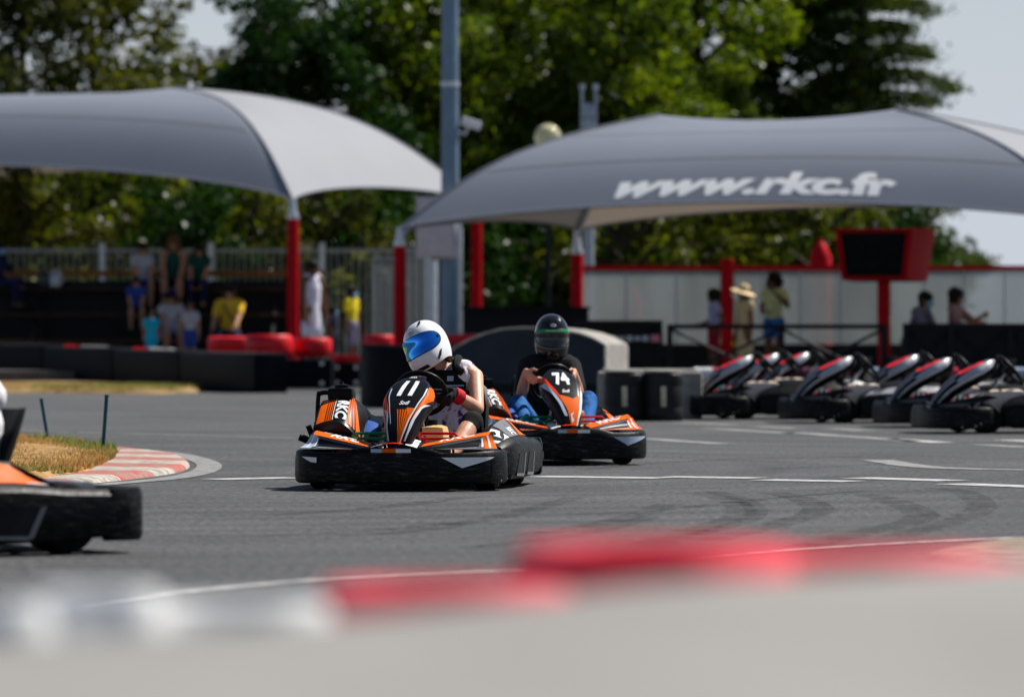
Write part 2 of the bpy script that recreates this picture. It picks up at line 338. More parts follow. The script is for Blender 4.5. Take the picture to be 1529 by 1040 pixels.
def blades(name, pxs, n, h, z0, m, dens=None):
    """short grass blades scattered over a ground polygon"""
    poly = [G(*p) for p in pxs]; xs = [p.x for p in poly]; ys = [p.y for p in poly]
    def inside(x, y):
        c = False; j = len(poly) - 1
        for i in range(len(poly)):
            a, b = poly[i], poly[j]
            if (a.y > y) != (b.y > y) and x < (b.x - a.x) * (y - a.y) / (b.y - a.y) + a.x: c = not c
            j = i
        return c
    mb = MB(); k = 0
    while k < n:
        x = random.uniform(min(xs), max(xs)); y = random.uniform(min(ys), max(ys))
        if not inside(x, y): continue
        k += 1; a = random.uniform(0, 6.28); hh = h * random.uniform(.4, 1.3); wd = .006 + .07 * hh
        dx, dy = math.cos(a) * wd, math.sin(a) * wd; lx, ly = random.gauss(0, .4) * hh, random.gauss(0, .4) * hh
        mb.add([(x - dx, y - dy, z0), (x + dx, y + dy, z0), (x + lx, y + ly, z0 + hh)], [(0, 1, 2)])
    return tag(mb.build(name, m, smooth=False), kind='stuff')
isl = [(-60, 657), (40, 665), (120, 674), (172, 686), (168, 694), (145, 706), (110, 716), (-60, 728)]
mound(isl, .065, 'apex_soil', mat('dry_soil', (.34, .20, .08), .95, var=.4, scale=4, bump=.6))
ic = (sum(p[0] for p in isl) / len(isl), sum(p[1] for p in isl) / len(isl))
blades('dry_grass', [(ic[0] + (p[0] - ic[0]) * 1.03, ic[1] + (p[1] - ic[1]) * 1.05) for p in isl], 19000, .045, .05, dry_grass)
tag(blades('weeds', [(20, 664), (120, 673), (180, 684), (175, 690), (120, 688), (60, 672)], 260, .055, .07, grass_mat('weed_green', (.20, .25, .06), (.13, .20, .04))), kind='stuff')
# verge at the foot of the long barrier
verge = [(-80, 586), (60, 586.5), (180, 588), (250, 587.5), (303, 584.5), (280, 577), (130, 566), (-80, 562)]
mound(verge, .07, 'verge', mat('verge_soil', (.24, .16, .07), .95, var=.4, scale=2, bump=.5))
blades('verge_grass', verge, 22000, .06, .04, grass_mat('verge_grass', (.50, .27, .08), (.34, .24, .07)))
blades('verge_weeds', [(40, 586), (180, 588), (250, 587.5), (303, 584.5), (250, 582), (60, 583)], 3200, .09, .03, grass_mat('verge_green', (.14, .22, .04), (.28, .24, .07)))
# ------------------------------------------------------------------ karts
# kart space: forward is -Y, X to the driver's left, origin on the ground between the axles
def wheel(parent, x, y, r, wd, rz=0.):
    w_ = MB(); M = Matrix.Translation((x, y, r)) @ Matrix.Rotation(rz, 4, 'Z') @ Matrix.Rotation(R(90), 4, 'Y')
    h = wd / 2
    w_.lathe([(r * .58, -h), (r * .9, -h), (r * .985, -h * .8), (r, -h * .45), (r, h * .45), (r * .985, h * .8), (r * .9, h), (r * .58, h)], 0, 28, M)
    t = w_.build('wheel', [rubber], parent)
    k = MB(); k.lathe([(.02, -h * .9), (r * .2, -h * .95), (r * .3, -h * .5), (r * .56, -h * .55), (r * .6, -h * 1.01), (r * .6, h * 1.01), (r * .56, h * .55), (r * .3, h * .5), (r * .2, h * .95), (.02, h * .9)], 0, 20, M)
    k.build('rim', [gold_rim], t); return t

def bumper_path():
    half = [(0, -.985), (.2, -.982), (.38, -.955), (.52, -.89), (.60, -.79), (.63, -.66), (.60, -.54), (.545, -.50)]
    pts = [(-x, y) for x, y in reversed(half[1:])] + half
    return spline([(x, y, 0) for x, y in pts], 5)

def make_kart(style, number):
    """style: 'stripes', 'flame' or 'hire'"""
    race = style != 'hire'
    k = empty('racing_kart')
    # frame and floor
    f = MB()
    f.box((0, -.1, .055), (.62, 1.45, .012), 0)
    for s in (-1, 1):
        f.tube(spline([(s * .18, -.93, .09), (s * .28, -.6, .08), (s * .33, 0, .08), (s * .30, .55, .09), (s * .28, .85, .1)], 4), .016, 0)
        f.tube([(s * .30, -.52, .12), (s * .52, -.52, .125)], .018, 0)
        f.tube(spline([(s * .33, -.38, .09), (s * .55, -.36, .12), (s * .60, -.1, .13), (s * .58, .3, .12), (s * .33, .36, .09)], 4), .013, 0)
    f.tube([(-.53, .52, .14), (.53, .52, .14)], .022, 0)
    f.tube(spline([(-.2, -.6, .08), (-.16, -.72, .09), (0, -.78, .1), (.16, -.72, .09), (.2, -.6, .08)], 4), .013, 0)
    f.build('frame', [dark_metal], k)
    # front bumper: a band swept round the nose
    path = bumper_path(); n = len(path); rings = []
    def ztop(x):
        a = abs(x); return .222 + .028 * max(0, min(1, (.30 - a) / .09)) + .012 * max(0, (a - .45) / .2)
    for i, p in enumerate(path):
        t = (path[min(i + 1, n - 1)] - path[max(i - 1, 0)]).normalized(); o = Vector((t.y, -t.x, 0))
        zt = ztop(p.x); zb = .042
        prof = [(-.035, zb + .01), (-.01, zb), (.006, zb + .012), (.012, .09), (.010, zt - .05), (.004, zt - .012), (-.008, zt), (-.03, zt - .004), (-.045, zt - .03)]
        rings.append([Vector((p.x, p.y, z)) + o * d for d, z in prof])
    b = MB(); b.loft(rings, 0, True, True)
    cum = [0]
    for i in range(1, n): cum.append(cum[-1] + (path[i] - path[i - 1]).length)
    def SB(u, v):          # u in metres from the centre, v = height
        s_ = cum[-1] / 2 + u; i = 0
        while i < n - 2 and cum[i + 1] < s_: i += 1
        t = (s_ - cum[i]) / (cum[i + 1] - cum[i]); p = path[i].lerp(path[i + 1], t); d = (path[i + 1] - path[i]).normalized(); o = Vector((d.y, -d.x, 0))
        return Vector((p.x, p.y, v)) + o * .012
    lc = 2 if style == 'stripes' else 3
    if race:
        b.decal(SB, [(.30, .195), (.63, .196), (.60, .184), (.42, .135)], lc, .003, 1, .03)
        b.decal(SB, [(-.30, .195), (-.42, .135), (-.60, .184), (-.63, .196)] if style == 'flame' else [(-.58, .196), (-.46, .192), (-.46, .162), (-.50, .165)], lc, .003, 1, .03)
        for u0, u1, ci in ((-.12, -.055, 3), (-.055, .03, 1), (.03, .12, 2)):
            b.decal(SB, [(u0, .222), (u1, .222), (u1, .243), (u0, .243)], ci, .003, 1, .03)
    for s in (-1, 1):
        b.decal(SB, [(s * .60, .05), (s * .607, .05), (s * .632, .215), (s * .625, .215)][::s], 4, .002, 1, .03)
        for uu, zz in ((.80, .07), (.84, .09), (.70, .06)):
            b.decal(SB, [(s * uu + .006 * math.cos(a), zz + .006 * math.sin(a)) for a in [q * .785 for q in range(8)]], 5, .002, 1, .05)
    b.build('front_bumper', [scuffed_black, orange, white_v, blue_white, panel_black, steel], k)
    # nose panels between bumper and pedals
    for s in (-1, 1):
        rear = [Vector((s * .545, -.46, .315)), Vector((s * .10, -.60, .25))]
        ridge = [Vector((s * .545, -.66, .318)), Vector((s * .15, -.905, .250))]
        front = [Vector((s * .60, -.76, .238)), Vector((s * .16, -.955, .240))]
        def ST(u, v, rear=rear, ridge=ridge):
            a = rear[0].lerp(rear[1], u); c = ridge[0].lerp(ridge[1], u); return a.lerp(c, v) + Vector((0, 0, .022 * math.sin(math.pi * v) * (1 - .5 * u)))
        def SF(u, v, ridge=ridge, front=front):
            a = ridge[0].lerp(ridge[1], u); c = front[0].lerp(front[1], u)
            bow = math.sin(math.pi * u); return a.lerp(c, v) + Vector((0, -.03 * bow * v, .0)) + Vector((0, .025 * math.sin(math.pi * v), -.012 * math.sin(math.pi * v)))
        p = MB(); base = 1 if race else 0
        p.grid(ST, 12, 6, 0 if race else 0); p.grid(SF, 12, 5, 5 if race else 0)
        sg = 1 if (ST(.6, .5) - ST(.5, .5)).cross(ST(.5, .6) - ST(.5, .5)).z > 0 else -1
        sf = 1 if (SF(.6, .5) - SF(.5, .5)).cross(SF(.5, .6) - SF(.5, .5)).y < 0 else -1
        if race:
            p.decal(ST, [(.03, .05), (.62, .1), (.92, .55), (.97, .98), (.03, .98)], 1, .002, sg)
            p.decal(ST, [(.02, .02), (.10, .02), (.30, .50), (.18, .60)], 2, .004, sg)
            p.decal(ST, [(.66, .06), (.97, .04), (.99, .55), (.93, .5)], 2, .004, sg)
            p.decal(ST, [(.70, .10), (.80, .09), (.95, .55), (.93, .55)], 0, .006, sg)
            bx = (.30, .88, .80, .48) if s < 0 else (.72, .88, .22, .40)
            p.text(ST, 'RKC', bx, 2, .005, sg, .1, .2, .03)
            p.decal(SF, [(.16, .12), (.88, .22), (.80, .62), (.22, .62)], 0, .002, sf)
            p.decal(SF, [(.0, .0), (.12, .0), (.16, .95), (.0, .95)], 1 if s > 0 else 3, .003, sf)
            p.decal(SF, [(.045, 0), (.07, 0), (.10, .9), (.075, .9)], 2, .005, sf)
            p.decal(SF, [(.13, .1), (.15, .1), (.19, .7), (.17, .8)], 2, .005, sf)
            p.decal(SF, [(.25, .70), (.85, .72), (.80, .85), (.25, .85)], 6, .003, sf)
            if style == 'flame':
                p.decal(SF, [(.14, .66), (.99, .55), (.99, .98), (.14, .98)], 1, .0025, sf)
        else:
            p.decal(ST, [(.1, .2), (.6, .2), (.7, .75), (.1, .8)], 5, .002, sg)
            p.decal(ST, [(.05, .05), (.9, .08), (.9, .16), (.05, .13)], 6, .003, sg)
            if s < 0: p.decal(ST, [(.62, .3), (.92, .3), (.92, .7), (.70, .7)], 7, .003, sg)
        p.build('nose_panel', [panel_black, orange, white_v, blue_white, orange_red, panel_grey, silver, red_v], k)
    c = MB()
    def SC(u, v): return Vector(((u - .5) * (.24 - .04 * v) * 1.25, -.93 + .42 * v, .242 + .035 * v + .03 * math.sin(math.pi * u) * (1 - .4 * v)))
    c.grid(SC, 8, 6, 0)
    if race:
        c.decal(SC, [(.32, .02), (.68, .02), (.62, .95), (.38, .95)], 1, .002); c.decal(SC, [(.03, .05), (.26, .02), (.3, .95), (.1, .95)], 2, .002); c.decal(SC, [(.74, .02), (.97, .05), (.9, .95), (.7, .95)], 2, .002)
    c.build('nose_base', [panel_black, orange_red, white_v], k)
    # number fairing
    P0, P1, P2, P3 = Vector((.02, -.90, .235)), Vector((.02, -.84, .40)), Vector((.03, -.66, .58)), Vector((.035, -.40, .650))
    W = [(0, .045), (.08, .072), (.3, .100), (.5, .128), (.68, .152), (.8, .150), (.9, .122), (.96, .085), (1, .05)]
    def wd(v):
        v = max(0, min(1, v))
        for i in range(len(W) - 1):
            if v <= W[i + 1][0]:
                t = (v - W[i][0]) / (W[i + 1][0] - W[i][0]); a, b_ = W[i][1], W[i + 1][1]; return a + (b_ - a) * (t * t * (3 - 2 * t) * .4 + t * .6)
        return W[-1][1]
    def SFa(u, v):         # u -1..1 across, v 0..1 upwards
        p_ = bez(P0, P1, P2, P3, v); t = (bez(P0, P1, P2, P3, min(1, v + .01)) - bez(P0, P1, P2, P3, max(0, v - .01))).normalized()
        nn = Vector((0, -t.z, t.y)); a = abs(u)
        d = wd(v) * (.10 * a ** 2 + .42 * max(0, a - .8) ** 1.2 * 5)
        return p_ + Vector((u * wd(v), 0, 0)) - nn * d
    fa = MB(); fa.grid(SFa, 24, 30, 0, -1, 1, 0, 1)
    # returning lip so that the shell has depth
    ruv = [(-1, v / 30) for v in range(31)] + [(u / 12, 1) for u in range(-11, 12)] + [(1, 1 - v / 30) for v in range(31)] + [(1 - u / 12, 0) for u in range(1, 24)]
    rim = [SFa(u, v) for u, v in ruv]; dep = [.35 + .65 * min(1, wd(v) / .14) for u, v in ruv]
    lips = [rim] + [[p_ + Vector((-(p_.x - .03) * ix, dy * q, dz * q)) for p_, q in zip(rim, dep)] for ix, dy, dz in ((.01, .022, -.018), (.08, .05, -.042), (.28, .072, -.06), (.6, .08, -.066))]
    fa.loft(lips[:2], 6 if not race else 0, True, False); fa.loft(lips[1:], 0, True, False)
    def band(a0, a1, m, off): # strip between two (u,v) polylines
        for i in range(len(a0) - 1): fa.decal(SFa, [a0[i], a1[i], a1[i + 1], a0[i + 1]], m, off, 1, .06)
    if style == 'stripes':
        band([(.99, .88), (.99, .70), (.82, .52), (.72, .30), (.52, .1)], [(.80, .80), (.76, .66), (.66, .50), (.58, .30), (.44, .1)], 1, .002)
        band([(.76, .78), (.72, .66), (.62, .50), (.40, .22), (.20, .05)], [(.70, .77), (.66, .65), (.55, .49), (.30, .22), (.10, .05)], 2, .003)
        band([(.99, .62), (.84, .50), (.76, .30), (.60, .1)], [(.86, .56), (.70, .44), (.58, .30), (.52, .1)], 2, .003)
        band([(-.99, .74), (-.86, .52), (-.76, .42)], [(-.86, .72), (-.74, .54), (-.70, .42)], 4, .002)
        band([(-.90, .50), (-.82, .42), (-.84, .28), (-.80, .1)], [(-.78, .46), (-.72, .40), (-.76, .28), (-.72, .1)], 3, .003)
        band([(-.72, .78), (-.72, .62), (-.66, .46), (-.60, .3)], [(-.67, .77), (-.68, .62), (-.62, .46), (-.56, .3)], 3, .003)
        for q in range(6):
            a = -.28 + q * .13; fa.decal(SFa, [(a * .4 + .10, .06), (a * .4 + .135, .06), (a + .06 + .012 * q, .47), (a + .0, .47)], 1, .002, 1, .08)
        fa.decal(SFa, [(.30, .40), (.60, .49), (.16, .49)], 1, .0025, 1, .08)
        fa.text(SFa, 'SODI', (-.30, .955, .26, .99), 2, .003, 1, .06, .3, .02)
    elif style == 'flame':
        fa.decal(SFa, [(-.12, .04), (.45, .04), (.72, .30), (.80, .50), (.35, .44), (-.02, .47), (-.45, .50), (-.16, .26)], 1, .002, 1, .08)
        band([(.99, .80), (.97, .55), (.92, .30), (.60, .06)], [(.84, .70), (.80, .52), (.74, .30), (.44, .05)], 2, .003)
        band([(.99, .76), (.98, .6)], [(.86, .74), (.86, .6)], 1, .004)
        band([(-.99, .86), (-.80, .66), (-.56, .50), (-.30, .34)], [(-.86, .86), (-.62, .66), (-.42, .50), (-.26, .34)], 4, .002)
        band([(-.99, .76), (-.84, .56), (-.66, .40), (-.50, .2)], [(-.84, .72), (-.70, .56), (-.46, .40), (-.26, .2)], 3, .003)
        fa.decal(SFa, [(.0, .10), (.25, .14), (.10, .20), (.3, .25), (.0, .22)], 2, .004, 1, .08)
    else:
        fa.decal(SFa, [(-.62, .60), (.62, .60), (.74, .74), (.62, .90), (-.62, .90), (-.74, .74)], 5, .002, 1, .08)
        for s in (-1, 1):
            q0 = [(s * .98, .97), (s * .99, .8), (s * .99, .62), (s * .97, .5)]; q1 = [(s * .5, .97), (s * .80, .82), (s * .84, .64), (s * .90, .5)]
            band(q0 if s > 0 else q1, q1 if s > 0 else q0, 6, .002)
            q0 = [(s * .86, .5), (s * .84, .3), (s * .8, .08)]; q1 = [(s * .79, .5), (s * .75, .3), (s * .7, .08)]
            band(q0 if s > 0 else q1, q1 if s > 0 else q0, 6, .002)
        fa.decal(SFa, [(-.3, .92), (.3, .92), (.22, .98), (-.22, .98)], 6, .003, 1, .08)
        fa.text(SFa, number, (-.36, .66, .30, .84), 0, .004, 1, .06, .15, .02)
    if race:
        fa.text(SFa, number, (-.40, .645, .38, .885), 2, .005, 1, .06, .22 if style == 'stripes' else 0., .05)
        fa.text(SFa, 'Sodi', (-.22, .525, .24, .575), 2, .005, 1, .06, .45, .03)
    fa.build('number_fairing', [panel_black, orange, white_v, blue_white, orange_red, red_v, silver], k)
    # steering wheel and column
    wc = Vector((.05, -.255, .552)); wn = Vector((0, .80, .60))
    s_ = MB(); s_.torus(wc, .150, .0165, wn, 0, 32, 10)
    a, b_ = Vector((1, 0, 0)), Vector((0, -.6, .8))
    for t in (0, 180, 250, 290):
        s_.tube([wc - wn * .03, wc - wn * .01 + (a * math.cos(R(t)) + b_ * math.sin(R(t))) * .148], .011, 1)
    s_.tube([wc + wn * .005, wc - wn * .05], .045, 1, 12)
    sw = s_.build('steering_wheel', [black_plastic, dark_metal], k)
    s_ = MB(); s_.tube([wc - wn * .04, Vector((.03, -.60, .14))], .012, 0); s_.tube([Vector((.17, -.52, .10)), wc - wn * .12], .010, 0); s_.tube([Vector((-.10, -.52, .10)), wc - wn * .12], .010, 0)
    s_.build('steering_column', [steel], k)
    # seat, set off to the driver's left
    sx, secs = .14, [(-.10, .10, .17, .07), (.02, .075, .19, .11), (.18, .08, .20, .14), (.30, .13, .205, .16), (.38, .26, .205, .16), (.44, .42, .20, .13), (.48, .56, .175, .07), (.49, .60, .14, .03)]
    def seat_ring(y, z, hw, hgt, dy, dz, inset=0):
        return [Vector((sx + (hw - inset) * math.sin(t), y + dy * hgt * (1 - math.cos(t)) * .75, z + dz * hgt * (1 - math.cos(t)) * .75)) for t in [R(-90 + 180 * i / 12) for i in range(13)]]
    st = MB(); R1, R2 = [], []
    for i, (y, z, hw, hg) in enumerate(secs):
        q = i / (len(secs) - 1); dy, dz = -q, (1 - q) + .2
        R1.append(seat_ring(y, z, hw, hg, dy, dz)); R2.append(seat_ring(y + .02 * q, z - .018 * (1 - q), hw + .016, hg, dy, dz))
    st.loft(R1, 0, False, False); st.loft(R2, 0, False, False)
    for A, B in zip(R1[:-1], R2[:-1]): pass
    st.loft([R1[0], R2[0]], 0, False, False); st.loft([R1[-1], R2[-1]], 0, False, False)
    st.loft([[r_[0] for r_ in R1], [r_[0] for r_ in R2]], 0, False, False); st.loft([[r_[-1] for r_ in R1], [r_[-1] for r_ in R2]], 0, False, False)
    st.build('seat', [seat_black], k)
    # side pods
    for s in (-1, 1):
        pd = MB()
        ys = [(-.435, .42, .54, .12, .20, .21), (-.41, .41, .585, .07, .245, .26), (-.34, .40, .622, .045, .27, .31), (-.15, .41, .632, .045, .285, .37), (.1, .42, .637, .045, .29, .40), (.30, .43, .637, .05, .288, .385), (.42, .50, .635, .055, .28, .32), (.50, .535, .635, .06, .272, .275), (.72, .545, .632, .07, .268, .27), (.745, .55, .615, .10, .25, .25)]
        def sec(xi, xo, zb, zt, zi, y):
            pts = [(xi, zb + .03), (xo - .06, zb), (xo - .012, zb + .012), (xo, zb + .05), (xo, zt - .055), (xo - .006, zt - .025), (xo - .022, zt - .006), (xo - .05, zt + .006), (max(xo - .12, xi + .03), zt + (zi - zt) * .75), (min(xi + .06, xo - .065), zi), (xi, zi - .03)]
            return [Vector((s * x, y, z)) for x, z in (pts if s > 0 else pts[::-1])]
        rings = [sec(xi, xo, zb, zt, zi, y) for y, xi, xo, zb, zt, zi in ys]
        pd.loft(rings, 0, True, True)
        def at_(y):
            for A_, B_ in zip(ys[:-1], ys[1:]):
                if y <= B_[0]: t = (y - A_[0]) / (B_[0] - A_[0]); return [p_ + (q_ - p_) * t for p_, q_ in zip(A_, B_)]
            return ys[-1]
        def SO(u, v, s=s):        # outer face: u along the length, v height
            y = -.38 + .80 * u; return Vector((s * (at_(y)[2] + .001), y, v))
        def STp(u, v, s=s):       # top face: u along the length, v from the outer edge inward
            y = -.40 + .84 * u; _, xi, xo, zb, zt, zi = at_(y); x = xo - .05 + (xi + .06 - xo + .05) * v
            z = zt + .006 + (zi - zt) * .75 * min(1, v / max(.05, .07 / (xo - xi - .11))) if False else 0
            pa, pb, pc = (xo - .05, zt + .006), (xo - .12, zt + (zi - zt) * .75), (xi + .06, zi)
            if x >= pb[0]: t = (pa[0] - x) / (pa[0] - pb[0]); z = pa[1] + (pb[1] - pa[1]) * t
            else: t = (pb[0] - x) / (pb[0] - pc[0]); z = pb[1] + (pc[1] - pb[1]) * t
            return Vector((s * x, y, z))
        so, sp = s, s
        for u0 in (.14, .56):  # recesses painted on: dark for their shade, grey strips for the sunlit edges
            pd.decal(SO, [(u0 + .05, .085), (u0 + .30, .08), (u0 + .38, .20), (u0 + .16, .205)], 4, .002, so)
            pd.decal(SO, [(u0 + .03, .072), (u0 + .31, .066), (u0 + .30, .083), (u0 + .045, .088)], 5, .005, so)
            pd.decal(SO, [(u0 + .295, .075), (u0 + .33, .073), (u0 + .41, .205), (u0 + .375, .20)], 5, .005, so)
        if race:
            pd.decal(STp, [(.02, .1), (.26, .06), (.20, .95), (.0, .95)], 2 if style == 'stripes' else 1, .004, sp)
            pd.decal(STp, [(.06, .1), (.11, .1), (.07, .95), (.03, .95)], 0, .006, sp)
            pd.decal(STp, [(.28, .05), (.62, .05), (.62, .95), (.26, .95)], 5 if style == 'stripes' else 1, .004, sp)
            pd.text(STp, 'RKC', (.40, .10, .54, .50) if s > 0 else (.40, .50, .54, .10), 2, .007, sp, .08, .2, .03, 3)
            pd.decal(STp, [(.66, .05), (.98, .05), (.98, .6), (.74, .9)], 1, .004, sp)
            pd.decal(STp, [(.86, .05), (.99, .05), (.99, .35)], 2, .006, sp)
        else:
            pd.decal(STp, [(.02, .0), (.98, .0), (.98, .55), (.10, .55)], 6 if number != '10' else 0, .004, sp)
        pd.build('side_pod', [scuffed_black if race else black_plastic, orange, white_v, orange_red, dark_metal, mat('panel_and_lit_edge_grey', (.16, .16, .165), .4, var=.2), silver], k, True, 28)  # the grey serves the top panel and the painted edge highlights
    # rear bumper
    half = [(0, .93), (.3, .93), (.48, .925), (.57, .89), (.615, .82), (.628, .76), (.630, .70)]
    path2 = spline([(-x, y, 0) for x, y in reversed(half[1:])] + [(x, y, 0) for x, y in half], 5); n2 = len(path2); rings = []
    for i, p_ in enumerate(path2):
        t = (path2[min(i + 1, n2 - 1)] - path2[max(i - 1, 0)]).normalized(); o = Vector((-t.y, t.x, 0)); e = min(i, n2 - 1 - i)
        zt = .275 - (.02 if e < 2 else 0); zb = .055
        rings.append([Vector((p_.x, p_.y, z)) + o * d for d, z in [(-.06, zb), (-.012, zb), (0, zb + .02), (.0, zt - .03), (-.012, zt), (-.06, zt), (-.065, zt - .02), (-.065, zb + .02)]])
    rb = MB(); rb.loft(rings, 0, True, True)
    for s in (-1, 1):
        def SR(u, v, s=s): return Vector((s * .628, .66 + .25 * u, v))
        rb.decal(SR, [(.45 + .12 * math.cos(q * .785), .17 + .028 * math.sin(q * .785)) for q in range(8)], 1, .003, 1 if s > 0 else -1)
    for q in range(-1, 2):
        rb.box((q * .22, .932, .17), (.16, .01, .045), 1)
    rb.build('rear_bumper', [scuffed_black, panel_black], k)
    # wheels, guards
    st_a = R(-6) if style == 'stripes' else 0
    for s in (-1, 1):
        wheel(k, s * .50, -.55, .128, .12, st_a); wheel(k, s * .45, .56, .15, .17)
    # pedals with coloured loops
    for s, mm in ((-1, green_paint), (1, red_paint)):
        pdm = MB(); x0 = s * .20 + .02
        loop = [(x0 - s * .10, -.64, .325), (x0 + s * .10, -.64, .325), (x0 + s * .115, -.645, .312), (x0 + s * .10, -.66, .295), (x0 - s * .10, -.66, .295), (x0 - s * .115, -.655, .31), (x0 - s * .10, -.64, .325)]
        pdm.tube(loop, .0085, 0, 8); pdm.tube([(x0 - s * .08, -.645, .31), (x0 - s * .07, -.60, .09)], .009, 0); pdm.tube([(x0 + s * .09, -.655, .30), (x0 + s * .10, -.66, .16)], .008, 0)
        pdm.build('pedal', [mm], k)
    # fuel tank under the column
    t_ = MB(); t_.box((.165, -.43, .25) if race else (.13, -.32, .265), (.15, .20, .24) if race else (.24, .30, .23), 0, None, .045); t_.lathe([(.0, 0), (.035, 0), (.035, .03), (.0, .032)], 1, 14, Matrix.Translation((.15, -.45, .37)))
    t_.tube([(.03, -.49, .25), (.03, -.46, .33), (.02, -.38, .32)], .012, 1)
    t_.build('fuel_tank', [tank_plastic if race else tank_white, dark_metal], k)
    # engine beside the seat with a moulded cover in front of it
    e = MB(); e.box((-.30, .36, .19), (.22, .30, .20), 0, None, .02)
    for q in range(6): e.box((-.30, .24 + q * .045, .30), (.20, .018, .07), 1)
    e.lathe([(0, 0), (.07, 0), (.075, .05), (.05, .07), (0, .07)], 0, 16, Matrix.Translation((-.30, .30, .34)))
    e.tube(spline([(-.36, .48, .25), (-.38, .66, .26), (-.30, .76, .24), (-.05, .78, .24)], 5), .03, 1, 10); e.tube([(-.2, .78, .24), (.3, .78, .24)], .055, 1, 12)
    e.build('engine', [dark_metal, steel], k)
    if race:
        cv = MB()
        def SK(u, v):             # engine/battery cover: u across (outer to inner), v from front to rear
            x = -.575 + .29 * u; y = -.47 + .34 * v
            return Vector((x, y, .385 + .145 * math.sin(min(1, v * 1.15) * 1.35) - .10 * (2 * u - 1) ** 2 * (1 - .3 * v) * (.35 if u < .5 else 1.35)))
        cv.grid(SK, 14, 12, 0)
        edge = [SK(i / 14, 0) for i in range(15)] + [SK(1, j / 12) for j in range(1, 13)] + [SK(1 - i / 14, 1) for i in range(1, 15)] + [SK(0, 1 - j / 12) for j in range(1, 12)]
        low = [Vector((p_.x * .97 - .01, p_.y + .03, max(.24, p_.z - .10))) for p_ in edge]; cv.loft([edge, [p_ * .5 + q_ * .5 + Vector((0, -.008, -.0)) for p_, q_ in zip(edge, low)], low], 0, True, False)
        cv.decal(SK, [(.02, .05), (.36, .05), (.30, .92), (.04, .95)], 1, .003); cv.decal(SK, [(.70, .06), (.97, .10), (.66, .95), (.58, .95)], 1, .003)
        for q in range(3):
            cv.decal(SK, [(.24 + q * .045, .05), (.255 + q * .045, .05), (.19 + q * .045, .92), (.18 + q * .045, .92)], 0, .005)
            cv.decal(SK, [(.74 + q * .06, .07), (.76 + q * .06, .07), (.62 + q * .03, .92), (.61 + q * .03, .92)], 0, .005)
        cv.decal(SK, [(.385, .06), (.40, .06), (.345, .90), (.33, .90)], 2, .004)
        def SKt(u, v): return SK(.52 + (u - .5) * .24 - (v - .5) * .06, .08 + .84 * v)
        cv.text(SKt, 'RKC', (.0, .02, 1.0, .64), 2, .005, 1, .1, 0., .04, 3)
        cv.decal(SK, [(.02, .02), (.06, .01), (.05, .98), (.02, .98)], 0, .006)
        cv.build('engine_cover', [panel_black, orange, white_v], k)
        cap = MB(); cap.box((-.46, -.16, .545), (.155, .13, .075), 0, None, .02); cap.lathe([(0, 0), (.045, 0), (.045, .018), (.015, .022), (.012, .035), (0, .035)], 0, 14, Matrix.Translation((-.46, -.16, .582)))
        cap.build('battery_box', [black_plastic], k)
        rl = MB(); rl.tube(spline([(-.54, -.20, .555), (-.58, -.20, .55), (-.595, -.21, .52), (-.60, -.25, .20)], 5), .014, 0); rl.tube([(-.597, -.22, .38), (-.60, -.25, .22)], .022, 0)
        rl.build('guard_rail', [black_plastic], k)
        mi = MB(); mi.tube([(-.58, -.42, .28), (-.61, -.44, .365)], .018, 0); mi.tube([(-.60, -.40, .27), (-.67, -.42, .30)], .022, 0); mi.build('bracket', [black_plastic], k)
        pn = MB()                  # inner side panel in blue and orange
        def SI(u, v): return Vector((-.44 + .24 * u, -.52 + .48 * v, .13 + .17 * min(1, 1.6 * v) ** .7 + .10 * math.sin(math.pi * (.25 + .6 * u)) * (.4 + .6 * v) + .03 * v))
        pn.grid(SI, 8, 8, 0); pn.decal(SI, [(.05, .02), (.9, .02), (.9, .3), (.05, .2)], 1, .003); pn.decal(SI, [(.05, .3), (.9, .4), (.9, .75), (.05, .7)], 2, .003)
        pn.build('inner_panel', [panel_black, orange_red, blue_v], k)
    return k

k11 = make_kart('stripes', '11'); k11.location = (-.536, 33.46, 0); k11.rotation_euler.z = R(-9)
k11.scale.x = .965
tag(k11, 'racing kart numbered 11 with dark fairing and thin orange stripes, in front', 'kart', 'karts racing on the track')
k74 = make_kart('flame', '74'); k74.location = (.16, 39.35, 0); k74.rotation_euler.z = R(15)
k74.scale.x = .93
tag(k74, 'racing kart numbered 74 with solid orange flame on its fairing', 'kart', 'karts racing on the track')
kl = copy_tree(k74); kl.scale.x = 1.; kl.location = (-2.60, 23.72, 0); kl.rotation_euler.z = R(-56)
for ch in list(kl.children):      # no second number 74: this one's fairing is outside the frame
    if ch.name.startswith('number_fairing'): bpy.data.objects.remove(ch)
for ch in k11.children:
    if ch.name.startswith('number_fairing'):
        c_ = ch.copy(); COL.objects.link(c_); c_.parent = kl
tag(kl, 'black and orange kart cut off by the left edge, nearest the camera', 'kart', 'karts racing on the track')
hire = [make_kart('hire', q) for q in ('10', '2', '7')]
park = [(2.85, 57.7, -81, 0, 'parked black kart with red number patch beside the barrels, leftmost of its row'),
        (3.28, 61.4, -78, 1, 'parked kart half hidden behind the two leftmost parked karts'),
        (3.73, 55.5, -81, 2, 'parked kart with pale silver side pod, second of the front row from the barrels'),
        (3.72, 63.6, -77, 0, 'parked kart farthest back, showing a pink patch behind the others'),
        (4.58, 58.6, -77, 2, 'parked kart tucked behind, only fairing showing above the silver pod'),
        (4.51, 53.2, -81, 1, 'parked kart with silver pod just left of the foremost parked kart'),
        (4.67, 50.3, -81, 0, 'foremost parked black kart with red patch, cut by the right edge')]
used = set()
